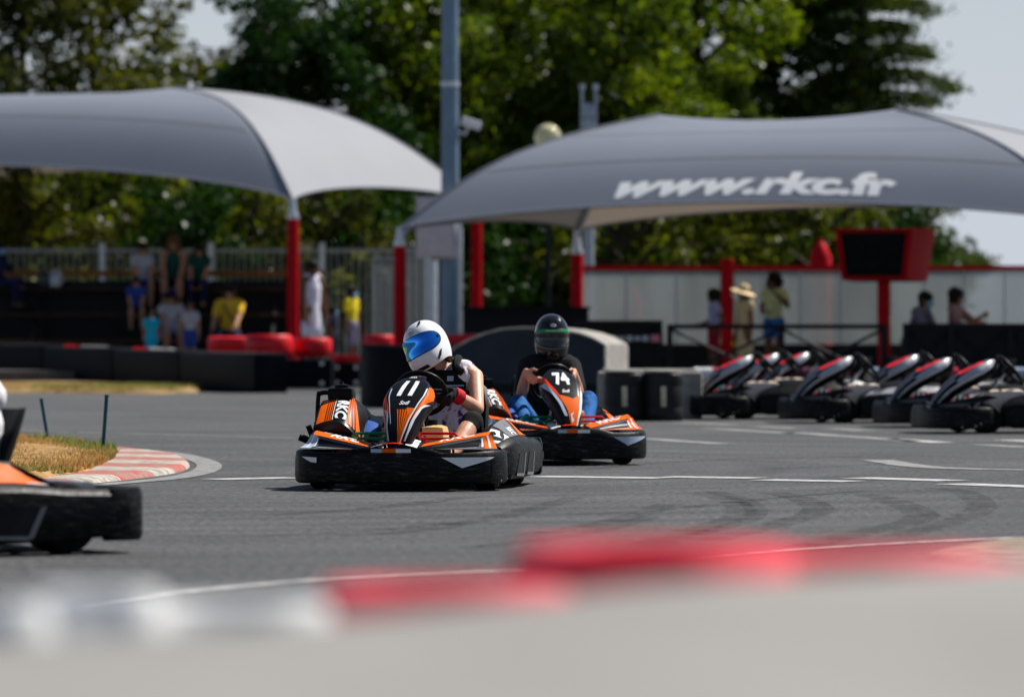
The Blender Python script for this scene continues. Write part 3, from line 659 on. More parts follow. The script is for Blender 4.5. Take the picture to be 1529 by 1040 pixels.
for x, y, a, i, lb in park:
    o = hire[i] if i not in used else copy_tree(hire[i]); used.add(i)
    o.location = (x, y, 0); o.rotation_euler.z = R(a); o.scale.y = 1.12; tag(o, lb, 'kart', 'parked hire karts'); o.name = 'parked_kart'
# ------------------------------------------------------------------ people
def cap_bm(mb, p, q, r1, r2, flat=None, seg=14):
    """tapered capsule from p to q; flat = (direction, factor) squashes it"""
    p, q = Vector(p), Vector(q); d = q - p; L = d.length
    t = d.normalized() if L > 1e-6 else Vector((0, 0, 1)); a = t.orthogonal().normalized(); b = t.cross(a); rings = []
    for i in range(5): an = R(-88 + 88 * i / 4); rings.append((p, r1 * math.cos(an), r1 * math.sin(an)))
    for i in range(5): an = R(88 * i / 4); rings.append((q, r2 * math.cos(an), r2 * math.sin(an)))
    out_ = []
    for c, rr, h in rings:
        row = []
        for k in range(seg):
            o = (a * math.cos(2 * math.pi * k / seg) + b * math.sin(2 * math.pi * k / seg)) * rr + t * h
            if flat: fd = Vector(flat[0]).normalized(); o = o - fd * o.dot(fd) * (1 - flat[1])
            row.append(c + o)
        out_.append(row)
    mb.loft(out_, 0, True, True)

def blob(name, segs, vox, mats, parent, smooth=2, dots=(), puff=0.):
    """union of tapered capsules as one continuous surface"""
    mb = MB()
    for s in segs: cap_bm(mb, s[0], s[1], s[2] + puff, s[3] + puff, s[4] if len(s) > 4 else None)
    me = bpy.data.meshes.new(name); me.from_pydata(mb.v, [], mb.f); o = bpy.data.objects.new('tmp', me); COL.objects.link(o)
    m = o.modifiers.new('r', 'REMESH'); m.mode = 'VOXEL'; m.voxel_size = vox; m.use_smooth_shade = True
    s_ = o.modifiers.new('s', 'SMOOTH'); s_.factor = .5; s_.iterations = smooth
    dg = bpy.context.evaluated_depsgraph_get(); dg.update(); ev = o.evaluated_get(dg)
    me2 = bpy.data.meshes.new_from_object(ev); bpy.data.objects.remove(o); bpy.data.meshes.remove(me)
    me2.name = name
    me2.materials.clear()
    for mm in (mats if isinstance(mats, list) else [mats]): me2.materials.append(mm)
    nf = len(me2.polygons); me2.polygons.foreach_set('use_smooth', [True] * nf)
    if dots:
        c = np.zeros(nf * 3, dtype=np.float32); me2.polygons.foreach_get('center', c); c = c.reshape(-1, 3); idx = np.zeros(nf, dtype=np.int32)
        for pos, r_, mi in dots:
            idx[np.linalg.norm(c - np.array(pos), axis=1) < r_] = mi
        me2.polygons.foreach_set('material_index', idx)
    ob = bpy.data.objects.new(name, me2); COL.objects.link(ob); ob.parent = parent; return ob

def ik(a, c, l1, l2, pole):
    a, c, pole = Vector(a), Vector(c), Vector(pole); d = c - a; L = min(d.length, (l1 + l2) * .995); t = d.normalized()
    x = (l1 * l1 - l2 * l2 + L * L) / (2 * L); h = math.sqrt(max(0, l1 * l1 - x * x)); pp = pole - t * pole.dot(t)
    return a + t * x + pp.normalized() * h

def hand_segs(wrist, d, palm, thumb, k=1., curl=.6, fat=1.):
    """palm, four fingers of different lengths with knuckle bends and a thumb from the side of the palm"""
    d, palm = Vector(d).normalized(), Vector(palm).normalized(); th = Vector(thumb); th = (th - d * th.dot(d) - palm * th.dot(palm)).normalized()
    w = Vector(wrist); segs = []; kn = w + d * .085 * k
    segs.append((w, w + d * .03 * k, .026 * k * fat, .032 * k * fat, (palm, .7)))
    for q, off in ((0, .027), (1, .009), (2, -.009), (3, -.027)):
        base = kn + th * off * k; segs.append((w + d * .02 * k + th * off * .7 * k, base, .016 * k * fat, .0125 * k * fat))
        L = (.040, .045, .042, .033)[q] * k; v = d; p_ = base
        for j in range(3):
            an = curl * (1.0, 1.25, .9)[j] * (1 + .06 * q); ax = v.cross(palm).normalized(); v = (Matrix.Rotation(an, 3, ax) @ v).normalized()
            e = p_ + v * L * (1, .68, .55)[j]; rr = (.0100, .0092, .0082)[j] * k * fat; segs.append((p_, e, rr, rr * .93)); p_ = e
    b0 = w + d * .025 * k + th * .026 * k; v = (d * .55 + th * .75 + palm * .35 * curl).normalized(); b1 = b0 + v * .042 * k
    v2 = (d * .8 + th * .25 + palm * .8 * curl).normalized(); b2 = b1 + v2 * .034 * k
    segs += [(w + d * .01 * k + th * .012 * k, b0, .018 * k * fat, .014 * k * fat), (b0, b1, .014 * k * fat, .0115 * k * fat), (b1, b2, .0115 * k * fat, .0095 * k * fat)]
    return segs

skin_pale = mat('skin_pale', (.62, .31, .20), .48, var=.16, scale=11, bump=.12, bscale=90, spec=.4)
skin_tan = mat('skin_tan', (.42, .21, .12), .5, var=.08, scale=8)
skin_brown = mat('skin_brown', (.16, .075, .04), .5, var=.1, scale=8)
eye_dark = mat('eye_dark', (.02, .015, .012), .3)
lip = mat('lip', (.35, .1, .09), .5)
hair_dark = mat('hair_dark', (.012, .009, .007), .6, var=.4, scale=30, bump=.6)
hair_brown = mat('hair_brown', (.12, .055, .025), .6, var=.4, scale=30, bump=.6)

def pose_points(k, pose, seat=0., head_turn=0., arms=None, lean=0.):
    """joints of a person of stature 1.7*k, facing -Y, floor (or seat foot) at z=0"""
    J = {}
    if pose == 'stand':
        J['pelvis'] = Vector((0, 0, .93)); J['hip'] = [Vector((s * .09, 0, .90)) for s in (-1, 1)]
        J['knee'] = [Vector((s * .095, -.02, .49)) for s in (-1, 1)]; J['ankle'] = [Vector((s * .10, .01, .09)) for s in (-1, 1)]
    else:
        z = seat / k + .11
        J['pelvis'] = Vector((0, .10, z)); J['hip'] = [Vector((s * .09, .09, z)) for s in (-1, 1)]
        J['knee'] = [Vector((s * .13, -.34, z + .03)) for s in (-1, 1)]; J['ankle'] = [Vector((s * .13, -.30, max(.09, z - .40))) for s in (-1, 1)]
    up = Vector((0, -math.sin(lean), math.cos(lean))); p = J['pelvis']
    J['chest'] = p + up * .34; J['neck'] = p + up * .53; J['head'] = p + up * .66 + Vector((0, -.02, 0))
    J['sh'] = [p + up * .48 + Vector((s * .175, 0, 0)) for s in (-1, 1)]
    J['toe'] = [a + Vector((0, -.15, -.055)) for a in J['ankle']]
    arms = arms or [(-.24, -.03, .86), (.24, -.03, .86)]
    base = 0 if pose == 'stand' else J['pelvis'].z - .93
    J['hand'] = [Vector(a) + Vector((0, 0, base)) for a in arms]
    J['el'] = [ik(J['sh'][i], J['hand'][i], .28, .25, Vector(((-.6, .6)[i], .7, -.5))) for i in (0, 1)]
    for q in J: J[q] = [v * k for v in J[q]] if isinstance(J[q], list) else J[q] * k
    J['f'] = Vector((math.sin(head_turn), -math.cos(head_turn), 0)); return J

FLATY = ((0, 1, 0), .68)
def torso_segs(J, k, g=1.):
    ax = (J['neck'] - J['pelvis']).normalized(); fl = (Vector((1, 0, 0)).cross(ax), .66); p, c, n = J['pelvis'], J['chest'], J['neck']
    s0, s1 = J['sh']
    return [(p + Vector((-.05, 0, 0)) * k, p + Vector((.05, 0, 0)) * k, .125 * k * g, .125 * k * g, (fl[0], .8)), (p, c, .135 * k * g, .145 * k * g, fl), (c, c.lerp(n, .5), .15 * k * g, .13 * k * g, fl),
            (s0.lerp(n, .25), s1.lerp(n, .25), .068 * k * g, .068 * k * g), (c.lerp(n, .3), s0.lerp(n, .2), .10 * k * g, .065 * k * g, fl), (c.lerp(n, .3), s1.lerp(n, .2), .10 * k * g, .065 * k * g, fl)]
def head_segs(J, k):
    h, f = J['head'], J['f']; r_ = Vector((0, 0, 1)).cross(f); u = Vector((0, 0, 1))
    s = [(h + u * .035 * k - f * .02 * k, h + u * .03 * k + f * .02 * k, .088 * k, .082 * k), (h + f * .015 * k, h - u * .075 * k + f * .05 * k, .072 * k, .042 * k), (h + f * .085 * k + u * .012 * k, h + f * .105 * k - u * .022 * k, .012 * k, .016 * k),
         (h - u * .045 * k + f * .080 * k - r_ * .012 * k, h - u * .045 * k + f * .080 * k + r_ * .012 * k, .016 * k, .016 * k)]
    for q in (-1, 1): s.append((h + r_ * q * .085 * k + u * .015 * k, h + r_ * q * .086 * k - u * .02 * k, .016 * k, .012 * k))
    s.append((J['neck'] - u * .04 * k, h - u * .03 * k - f * .012 * k, .058 * k, .052 * k)); return s
def face_dots(J, k):
    h, f = J['head'], J['f']; r_ = Vector((0, 0, 1)).cross(f); u = Vector((0, 0, 1))
    return [(h + f * .085 * k + r_ * q * .034 * k + u * .015 * k, .017 * k, 1) for q in (-1, 1)] + [(h + f * .095 * k - u * .048 * k + r_ * q * .012 * k, .014 * k, 2) for q in (-1, 0, 1)]
def limb_segs(J, k, fat=1.):
    s = []
    for i in (0, 1):
        s += [(J['sh'][i], J['el'][i], .050 * k * fat, .039 * k * fat), (J['el'][i], J['el'][i].lerp(J['hand'][i], .3), .039 * k * fat, .041 * k * fat), (J['el'][i].lerp(J['hand'][i], .3), J['hand'][i], .041 * k * fat, .027 * k * fat)]
        s += [(J['hip'][i], J['knee'][i], .088 * k * fat, .057 * k * fat), (J['knee'][i], J['knee'][i].lerp(J['ankle'][i], .3), .054 * k * fat, .057 * k * fat), (J['knee'][i].lerp(J['ankle'][i], .3), J['ankle'][i], .057 * k * fat, .037 * k * fat),
              (J['ankle'][i], J['toe'][i], .04 * k, .028 * k, ((0, 0, 1), .8))]
    return s
def cloth_top(J, k, sleeve, p=.012):
    s = [tuple([a[0], a[1], a[2] + p, a[3] + p] + list(a[4:])) for a in torso_segs(J, k)[1:]]
    if sleeve == 0: s = s[:2] + [(J['chest'].lerp(J['neck'], .3), J['sh'][i].lerp(J['neck'], .40), .105 * k + p, .072 * k + p, ((0, 1, 0), .7)) for i in (0, 1)] + [(J['chest'].lerp(J['neck'], .2), J['sh'][i].lerp(J['neck'], .45), .08 * k, .05 * k, (FLATY[0], .8)) for i in (0, 1)]
    for i in (0, 1):
        if sleeve > 0: s.append((J['sh'][i], J['sh'][i].lerp(J['el'][i], min(1, sleeve)), .058 * k + p, .05 * k + p))
        if sleeve > 1: s.append((J['el'][i], J['el'][i].lerp(J['hand'][i], .9), .05 * k + p, .036 * k + p))
    return s
def cloth_legs(J, k, ln, p=.012):
    s = [(J['pelvis'] + Vector((-.05, 0, 0)) * k, J['pelvis'] + Vector((.05, 0, 0)) * k, .128 * k + p, .128 * k + p, (FLATY[0], .82))]
    for i in (0, 1):
        s.append((J['hip'][i], J['hip'][i].lerp(J['knee'][i], min(1, ln)), .09 * k + p, (.09 - .03 * min(1, ln)) * k + p))
        if ln > 1: s += [(J['knee'][i], J['knee'][i].lerp(J['ankle'][i], min(.97, ln - 1)), .06 * k + p, .048 * k + p)]
    return s

def bystander(label, X, Y, z, h, pose='stand', face=0., skin=skin_brown, top=None, bottom=None, sleeve=.5, leg=.6, hair=('short', hair_dark), seat=0., arms=None, dress=None, mask=None, hat=None, lean=0., turn=0., bag=None, shoe=None, group=None):
    k = h / 1.70; root = empty('person', (X, Y, z), R(face), label, 'person', group)
    J = pose_points(k, pose, seat, R(turn), arms, R(lean)); vox = .011
    segs = torso_segs(J, k) + head_segs(J, k) + limb_segs(J, k)
    for i in (0, 1):
        d = (J['hand'][i] - J['el'][i]).normalized(); s = (-1, 1)[i]; palm = Vector((-s, -.2, 0)); palm = palm - d * palm.dot(d)
        segs += hand_segs(J['hand'][i], d, palm, Vector((0, -1, .2)), k, .35)
    blob('body', segs, vox, [skin, eye_dark, lip], root, 2, face_dots(J, k))
    if dress:
        s = cloth_top(J, k, sleeve)
        if pose == 'stand': s += [(J['pelvis'] + Vector((0, 0, .1 * k)), J['pelvis'] + Vector((0, 0, -.30 * k)), .135 * k, .19 * k, (FLATY[0], .75))]
        else: s += cloth_legs(J, k, .9, .03) + [(J['pelvis'], (J['knee'][0] + J['knee'][1]) / 2, .13 * k, .13 * k, ((0, 0, 1), .7))]
        blob('dress', s, .013, dress, root)
    if top: blob('shirt', cloth_top(J, k, sleeve), .013, top, root)
    if bottom: blob('trousers' if leg > 1 else 'shorts', cloth_legs(J, k, leg), .013, bottom, root)
    for i in (0, 1): blob('shoe', [(J['ankle'][i] + Vector((0, .03 * k, -.035 * k)), J['toe'][i], .047 * k, .04 * k, ((0, 0, 1), .75))], .011, shoe or black_plastic, root)
    hd, f = J['head'], J['f']; u = Vector((0, 0, 1)); r_ = u.cross(f)
    if hair:
        st, hm = hair; s = [(hd + u * .05 * k - f * .03 * k, hd + u * .045 * k + f * .012 * k, .106 * k, .098 * k), (hd - f * .045 * k, hd - f * .055 * k - u * .05 * k, .088 * k, .070 * k)]
        if st == 'long': s += [(hd - f * .055 * k, hd - f * .075 * k - u * .32 * k, .105 * k, .07 * k, (f, .65))] + [(hd + r_ * q * .07 * k, hd + r_ * q * .085 * k - u * .22 * k, .052 * k, .04 * k) for q in (-1, 1)]
        if st == 'curly':
            for q in range(26):
                a, e = random.uniform(0, 6.28), random.uniform(-.6, 1.5); d = Vector((math.cos(a) * math.cos(e), math.sin(a) * math.cos(e), math.sin(e)))
                if d.dot(f) > .35 and d.z < .5: continue
                c = hd + d * .085 * k + u * .03 * k - f * .02 * k; s.append((c, c + d * .03 * k - u * .02 * k, .058 * k, .045 * k))
            s += [(hd + r_ * q * .08 * k, hd + r_ * q * .10 * k - u * .15 * k - f * .03 * k, .055 * k, .05 * k) for q in (-1, 1)] + [(hd - f * .07 * k, hd - f * .09 * k - u * .16 * k, .09 * k, .07 * k)]
        if st == 'bun': s += [(hd - f * .10 * k + u * .06 * k, hd - f * .12 * k + u * .07 * k, .045 * k, .04 * k)]
        blob('hair', s, .011, hm, root, 1)
    if mask: blob('face_mask', [(hd - u * .035 * k + f * .07 * k - r_ * .03 * k, hd - u * .035 * k + f * .07 * k + r_ * .03 * k, .044 * k, .044 * k), (hd - u * .06 * k + f * .05 * k, hd - u * .07 * k + f * .055 * k, .05 * k, .045 * k)], .009, mask, root)
    if hat:
        m_ = MB(); M = Matrix.Translation(hd + u * .07 * k) @ Matrix.Rotation(R(14), 4, 'Y') @ Matrix.Rotation(R(-10), 4, 'X')
        m_.lathe([(0, .10 * k), (.06 * k, .105 * k), (.095 * k, .07 * k), (.105 * k, 0), (.22 * k, -.035 * k), (.23 * k, -.042 * k), (.215 * k, -.045 * k), (.10 * k, -.012 * k), (0, -.01 * k)], 0, 28, M); m_.build('hat', hat, root)
    if bag:
        m_ = MB(); c, n = J['chest'], J['neck']
        m_.tube(spline([J['sh'][0].lerp(n, .4) + Vector((0, .0, .06)) * k, c + Vector((-.04, -.135, .06)) * k, c + Vector((.09, -.14, -.12)) * k, J['pelvis'] + Vector((.16, -.05, .06)) * k], 6), .016, 0, 6)
        m_.build('shoulder_strap', bag, root)
    return root

# --- helmets -------------------------------------------------------
def helmet(parent, M, shell_mats, visor_m, dark, badge, look):
    """full-face helmet; local -Y is where it looks, centre of the skull at the origin"""
    def rad(a, e):          # a azimuth from the front, e elevation
        d = Vector((math.sin(a) * math.cos(e), -math.cos(a) * math.cos(e), math.sin(e)))
        fx = .128; fy = .154 if d.y < 0 else .146; fz = .162 if d.z > 0 else .20
        r_ = 1 / ((abs(d.x) / fx) ** 2.2 + (abs(d.y) / fy) ** 2.2 + (abs(d.z) / fz) ** 2.2) ** (1 / 2.2)
        chin = max(0, math.cos(a)) ** 2 * math.exp(-((e + .62) / .34) ** 2) * .026
        cut = max(0, math.cos(a)) * math.exp(-((e - .02) / .22) ** 2) * -.006
        return d * (r_ + chin + cut)
    def S(u, v): return M @ rad(u, v)
    E0 = lambda a: R(-50) + R(9) * (1 - math.cos(a)) / 2 * 1.2
    hm = MB()
    def SH(u, v): a = math.pi * u; return S(a, E0(a) + (R(89.9) - E0(a)) * v)
    hm.grid(SH, 72, 40, 0, -1, 1, 0, 1)
    ring = [S(math.pi * q / 36, E0(math.pi * q / 36)) for q in range(-36, 37)]
    c = M @ Vector((0, 0, -.12)); hm.loft([ring, [p.lerp(c, .14) + (M.to_3x3() @ Vector((0, 0, .012))) for p in ring], [p.lerp(M @ Vector((0, 0, -.02)), .35) for p in ring]], 1, False, False)
    # trim, vents, badge
    hm.decal(lambda u, v: S(u, v), [(R(a), R(e)) for a, e in ((-20, -46), (20, -46), (16, -39), (-16, -39))], 1, .002)
    for s in (-1, 1):
        g = [(R(s * a), R(e)) for a, e in ((44, -40), (58, -26), (66, -24), (58, -36), (48, -42))]; hm.decal(S, g if s > 0 else g[::-1], 1, .003, 1, .06)
        g = [(R(s * a), R(e)) for a, e in ((24, 48), (32, 62), (44, 66), (36, 52), (28, 46))]; hm.decal(S, g if s > 0 else g[::-1], 1, .003, 1, .06)
    hm.decal(S, [(R(10 * math.cos(q * math.pi / 10)), R(34.5 + 4.6 * math.sin(q * math.pi / 10))) for q in range(20)], 2 if badge == 'white' else 1, .003, 1, .06)
    hm.decal(S, [(R(9.2 * math.cos(q * math.pi / 10)), R(34.5 + 3.9 * math.sin(q * math.pi / 10))) for q in range(20)], 2 if badge == 'white' else 0, .0045, 1, .06)
    hm.text(S, 'HJC', (R(-6.4), R(32.3), R(6.4), R(36.6)), 1, .006, 1, .06, .25, .04)
    for q in (-4, 0, 4): hm.decal(S, [(R(q - 1), R(25)), (R(q + 1), R(25)), (R(q + .6), R(27)), (R(q - .6), R(27))], 1, .004, 1, .06)
    h = hm.build('helmet', shell_mats, parent, True, 50)
    # visor: superellipse opening
    vm = MB()
    def VIS(u, v, grow=1.):
        t = (1 - abs(u) ** 5 * .999) ** .5 * (1 - .12 * u * u); t = max(t, .12); a = R(74) * u * grow; return a, R(2.5 + 4.5 * abs(u) ** 2) + R(21) * v * t * grow
    def SV(u, v, off=.0065, grow=1.):
        a, e = VIS(u, v, grow); p = rad(a, e); return M @ (p + p.normalized() * off)
    vm.grid(lambda u, v: SV(u, v), 48, 16, 0, -1, 1, -1, 1)
    for vv in (-1, 1):
        vm.loft([[SV(u / 24, vv) for u in range(-24, 25)], [SV(u / 24, vv, -.004) for u in range(-24, 25)]], 0, False, False)
    for uu in (-1, 1): vm.loft([[SV(uu, v / 8) for v in range(-8, 9)], [SV(uu, v / 8, -.004) for v in range(-8, 9)]], 0, False, False)
    if look == 'strip':
        SVd = lambda u, v: SV(u, v)
        vm.decal(SVd, [(-.99, .66), (.99, .66), (.99, .99), (-.99, .99)], 1, .002, 1, .08); vm.text(SVd, 'energy kart', (-.30, .74, .34, .92), 2, .004, 1, .08, .2, .02)
    vm.build('visor', visor_m, h)
    gk = MB()                  # black gasket round the visor
    for vv in (-1, 1): gk.tube([SV(u / 20, vv, .001, 1.035) for u in range(-20, 21)], .0045, 0, 6)
    for uu in (-1, 1): gk.tube([SV(uu, v / 6, .001, 1.035) for v in range(-6, 7)], .0045, 0, 6)
    gk.build('gasket', dark, h)
    pv = MB()
    for s in (-1, 1): p = M @ (rad(R(68) * s, R(8)) * 1.065); pv.tube([p, p + (p - M.translation).normalized() * .006], .009, 0, 10)
    pv.build('pivot', dark, h)
    return h

def mirror_visor():
    m = bpy.data.materials.new('mirror_visor'); m.use_nodes = True; n, l = nodes_of(m); b = n['Principled BSDF']
    b.inputs['Base Color'].default_value = (.03, .22, .85, 1); b.inputs['Metallic'].default_value = 1; b.inputs['Roughness'].default_value = .06
    b.inputs['Coat Weight'].default_value = .6
    lw = n.new('ShaderNodeLayerWeight'); lw.inputs[0].default_value = .35; cr = n.new('ShaderNodeValToRGB')   # hue shifts from blue to green with the angle of view
    cr.color_ramp.elements[0].color = (.03, .28, 1.0, 1); cr.color_ramp.elements[1].color = (.06, .85, .55, 1); q_ = cr.color_ramp.elements.new(.45); q_.color = (.05, .50, .95, 1)
    l.new(lw.outputs['Facing'], cr.inputs[0]); l.new(cr.outputs[0], b.inputs['Base Color']); return m
def glass_visor():
    m = bpy.data.materials.new('clear_visor'); m.use_nodes = True; n, l = nodes_of(m); b = n['Principled BSDF']
    b.inputs['Base Color'].default_value = (.12, .12, .13, 1); b.inputs['Roughness'].default_value = .04; b.inputs['Alpha'].default_value = .14; b.inputs['Coat Weight'].default_value = .1; return m

def driver(label, kart, T, sh, el_pole, head, f_rot, skin, t_hand, fit):
    """driver seated in a kart; T = torso joints in kart space"""
    root = empty('person', (0, 0, 0), 0, label, 'person', 'kart drivers')
    root.location = kart.location; root.rotation_euler = kart.rotation_euler; root.scale = kart.scale
    k = fit.get('k', 1.); J = {'pelvis': Vector(T[0]), 'chest': Vector(T[1]), 'neck': Vector(T[2]), 'head': Vector(head), 'sh': [Vector(s) for s in sh], 'f': Vector((0, -1, 0))}
    px = T[0][0]
    J['hip'] = [Vector((px + s * .095, T[0][1] - .02, .175)) for s in (-1, 1)]
    J['ankle'] = [Vector((-.19, -.46, .15)), Vector((.235, -.46, .15))]; J['toe'] = [Vector((-.20, -.585, .25)), Vector((.245, -.585, .25))]
    J['knee'] = [ik(J['hip'][0], J['ankle'][0], .44 * k, .42 * k, Vector((-.45, 0, 1))), ik(J['hip'][1], J['ankle'][1], .44 * k, .42 * k, Vector((.45, -.0, 1)))]
    wc = Vector((.05, -.255, .552)); a, b_ = Vector((1, 0, 0)), Vector((0, -.6, .8)); wn = Vector((0, .8, .6))
    J['hand'] = []; hs = []
    for i, t in enumerate(t_hand):
        r_ = a * math.cos(R(t)) + b_ * math.sin(R(t)); g = wc + r_ * .150           # grip point on the rim
        tan = -a * math.sin(R(t)) + b_ * math.cos(R(t)); tan = tan if tan.z > 0 else -tan
        wr = g + wn * .075 + r_ * .035 - tan * .012; J['hand'].append(wr)
        hs.append((wr, (g + wn * -.012 + r_ * .018) - wr, -r_, tan))
    J['el'] = [ik(J['sh'][i], J['hand'][i], .30 * k, .275 * k, el_pole[i]) for i in (0, 1)]
    segs = torso_segs(J, k) + limb_segs(J, k) + [(J['neck'] - Vector((0, 0, .03)), J['head'] + Vector((0, .02, -.02)), .056, .052), (J['head'] + Vector((0, .0, .02)), J['head'] + Vector((0, -.03, .0)), .085, .08), (J['head'] + Vector((0, -.02, -.01)), J['head'] + Vector((0, -.035, -.06)), .06, .04)]
    hseg = []
    for (wr, d, palm, th) in hs: hseg += hand_segs(wr, d, palm, th, .98, .82)
    blob('body', segs + hseg, .0065, [skin, eye_dark], root, 2, [(J['head'] + Vector((q * .034, -.115, .012)), .022, 1) for q in (-1, 1)])
    return root, J, hs

def print_cloth():
    m = mat('print_cloth', (.6, .55, .68), .8, bump=.3); n, l = nodes_of(m); b = n['Principled BSDF']
    tc = n.new('ShaderNodeTexCoord'); vo = n.new('ShaderNodeTexNoise'); vo.inputs['Scale'].default_value = 17; vo.inputs['Detail'].default_value = 2; l.new(tc.outputs['Object'], vo.inputs['Vector'])
    cr = n.new('ShaderNodeValToRGB'); cr.color_ramp.interpolation = 'CONSTANT'; e = cr.color_ramp.elements
    e[0].color = (.08, .05, .22, 1); e[1].position = .34; e[1].color = (.35, .16, .42, 1)
    for p_, c in ((.39, (.66, .50, .66, 1)), (.43, (.82, .79, .82, 1)), (.62, (.55, .30, .5, 1)), (.68, (.1, .1, .3, 1))):
        q = e.new(p_); q.color = c
    l.new(vo.outputs[0], cr.inputs[0]); l.new(cr.outputs[0], b.inputs['Base Color']); return m
cloth_black = mat('black_cloth', (.010, .010, .012), .9, var=.3, bump=.9, bscale=16, spec=.2)
denim = mat('denim', (.02, .12, .36), .85, var=.45, scale=14, bump=1.0, bscale=20, spec=.2)
glove_red = mat('glove_red', (.55, .015, .03), .6, var=.2, bump=.3)
shoe_beige = mat('shoe_beige', (.5, .38, .22), .7, var=.2); shoe_grey = mat('shoe_sole', (.42, .39, .36), .8, var=.2)
shell_white = mat('helmet_white', (.80, .80, .81), .22, var=.03, coat=.6); shell_black = mat('helmet_black', (.008, .008, .011), .12, var=.1, coat=.8)
prints = print_cloth()

# driver of kart 11: white helmet leaning into the turn
d1, J, hs = driver('driver in white helmet with blue mirrored visor, leaning in kart 11', k11, [(.15, .27, .20), (.135, .35, .50), (.10, .315, .69)], [(-.06, .33, .64), (.285, .30, .645)],
                   [Vector((-.5, .5, -.8)), Vector((.55, .35, -.8))], (.005, .20, .80), None, skin_pale, (215, -14), {'k': 1.0})
blob('vest', [s for s in cloth_top(J, 1.0, 0, .013)] + [(J['sh'][0].lerp(J['neck'], .42) - Vector((0, 0, .025)), J['sh'][1].lerp(J['neck'], .42) - Vector((0, 0, .025)), .088, .088)], .008, prints, d1)
blob('shorts', cloth_legs(J, 1.0, 1.14, .009), .008, cloth_black, d1)
pad = MB()
def SPd(u, v): return Vector((.115 + (u - .5) * .25, .205 - .04 * math.sin(math.pi * u) + .05 * v, .535 + .15 * v))
pad.grid(SPd, 8, 6, 0); pad.decal(SPd, [(.55, .55), (.70, .55), (.70, .75), (.55, .75)], 1, .004, 1, .1)
pad.decal(SPd, [(.1, .2), (.9, .2), (.9, .25), (.1, .25)], 2, .004, 1, .1); pad.decal(SPd, [(.4, .35), (.95, .35), (.95, .4), (.4, .4)], 2, .004, 1, .1)
for s in (-1, 1):
    q_ = J['neck'].lerp(J['sh'][0 if s < 0 else 1], .42); pad.tube(spline([SPd(.5 + s * .40, .9), q_ + Vector((0, -.085, .03)), q_ + Vector((0, -.02, .078)), q_ + Vector((0, .05, .055)), q_ + Vector((0, .06, -.04))], 5), [.026] * 14 + [.022] * 7, 0, 8)
pad.tube([SPd(.0, .1), J['chest'] + Vector((-.17, .0, 0)), J['chest'] + Vector((-.1, .12, 0))], .02, 0); pad.tube([SPd(1, .1), J['chest'] + Vector((.17, .0, 0)), J['chest'] + Vector((.1, .12, 0))], .02, 0)
pad.build('chest_protector', [cloth_black, blue_white, steel], d1)
for i in (0, 1):
    wr, d, palm, th = hs[i]
    blob('glove', hand_segs(wr, d, palm, th, 1.03, .82, 1.22) + [(wr, wr.lerp(J['el'][i], .16), .037, .042)], .006, cloth_black if i == 1 else glove_red, d1)
    g = MB(); ax = (J['el'][i] - wr).normalized(); g.tube([wr + ax * .0, wr + ax * .03, wr + ax * .075], [.041, .044, .047], 0, 16); g.build('glove_cuff', glove_red, d1)
for i in (0, 1): blob('shoe', [(J['ankle'][i] + Vector((0, .02, -.06)), J['toe'][i], .045, .042), (J['ankle'][i], J['ankle'][i] + Vector((0, -.01, -.05)), .046, .046)], .008, shoe_beige if i == 1 else cloth_black, d1)
hr = MB()
for q in range(34):
    a = random.uniform(-.5, .5); p = Vector((.09 + .03 * a, .27, .765)); hr.tube(spline([p, p + Vector((.03, .05, -.03)), p + Vector((.05 + random.uniform(-.02, .03), .06, -.05 + random.uniform(-.03, .04))), p + Vector((.09 + random.uniform(-.03, .04), .05 + random.uniform(-.03, .03), -.05 + random.uniform(-.05, .06)))], 3), [.005] * 9 + [.0015], 0, 4)
hr.build('hair', hair_brown, d1)
M1 = Matrix.Translation(J['head'] + Vector((0, -.005, .02))) @ Matrix.Rotation(R(-22), 4, 'Z') @ Matrix.Rotation(R(-24), 4, 'Y') @ Matrix.Rotation(R(2), 4, 'X')
helmet(d1, M1, [shell_white, mat('trim_black', (.015, .015, .016), .5), white_v], [mirror_visor()], black_plastic, 'dark', 'plain')

# driver of kart 74: black helmet
d2, J, hs = driver('driver in black helmet and black tee shirt, upright in kart 74', k74, [(.16, .24, .20), (.17, .28, .52), (.18, .25, .70)], [(.005, .24, .655), (.355, .24, .655)],
                   [Vector((-.25, -.1, -1)), Vector((.25, -.1, -1))], (.185, .20, .845), None, skin_pale, (165, 15), {'k': 1.04})
blob('tee_shirt', cloth_top(J, 1.04, .75, .014) + [(J['neck'] - Vector((0, 0, .04)), J['neck'].lerp(J['head'], .42), .074, .064)], .009, cloth_black, d2)
blob('jeans', cloth_legs(J, 1.04, 1.9, .010), .009, denim, d2)
for i in (0, 1): blob('shoe', [(J['ankle'][i] + Vector((0, .02, -.06)), J['toe'][i], .047, .045), (J['ankle'][i], J['ankle'][i] + Vector((0, -.01, -.05)), .046, .046)], .008, shoe_grey, d2)
M2 = Matrix.Translation(J['head'] + Vector((0, -.005, .02))) @ Matrix.Rotation(R(-11), 4, 'Z') @ Matrix.Rotation(R(4), 4, 'X')
helmet(d2, M2, [shell_black, mat('trim_dark', (.03, .03, .03), .4), mat('badge_silver', (.6, .6, .62), .3)], [glass_visor(), mat('visor_green', (.02, .30, .10), .4), white_v], black_plastic, 'white', 'strip')
mask_blue = mat('mask_blue', (.25, .55, .75), .8)
hd = J['head']; fr = Matrix.Rotation(R(-11), 3, 'Z')
blob('face_mask', [(hd + fr @ Vector((-.035, -.080, .0)), hd + fr @ Vector((.035, -.080, .0)), .036, .036), (hd + fr @ Vector((0, -.075, -.04)), hd + fr @ Vector((0, -.09, -.01)), .036, .036)], .008, mask_blue, d2)

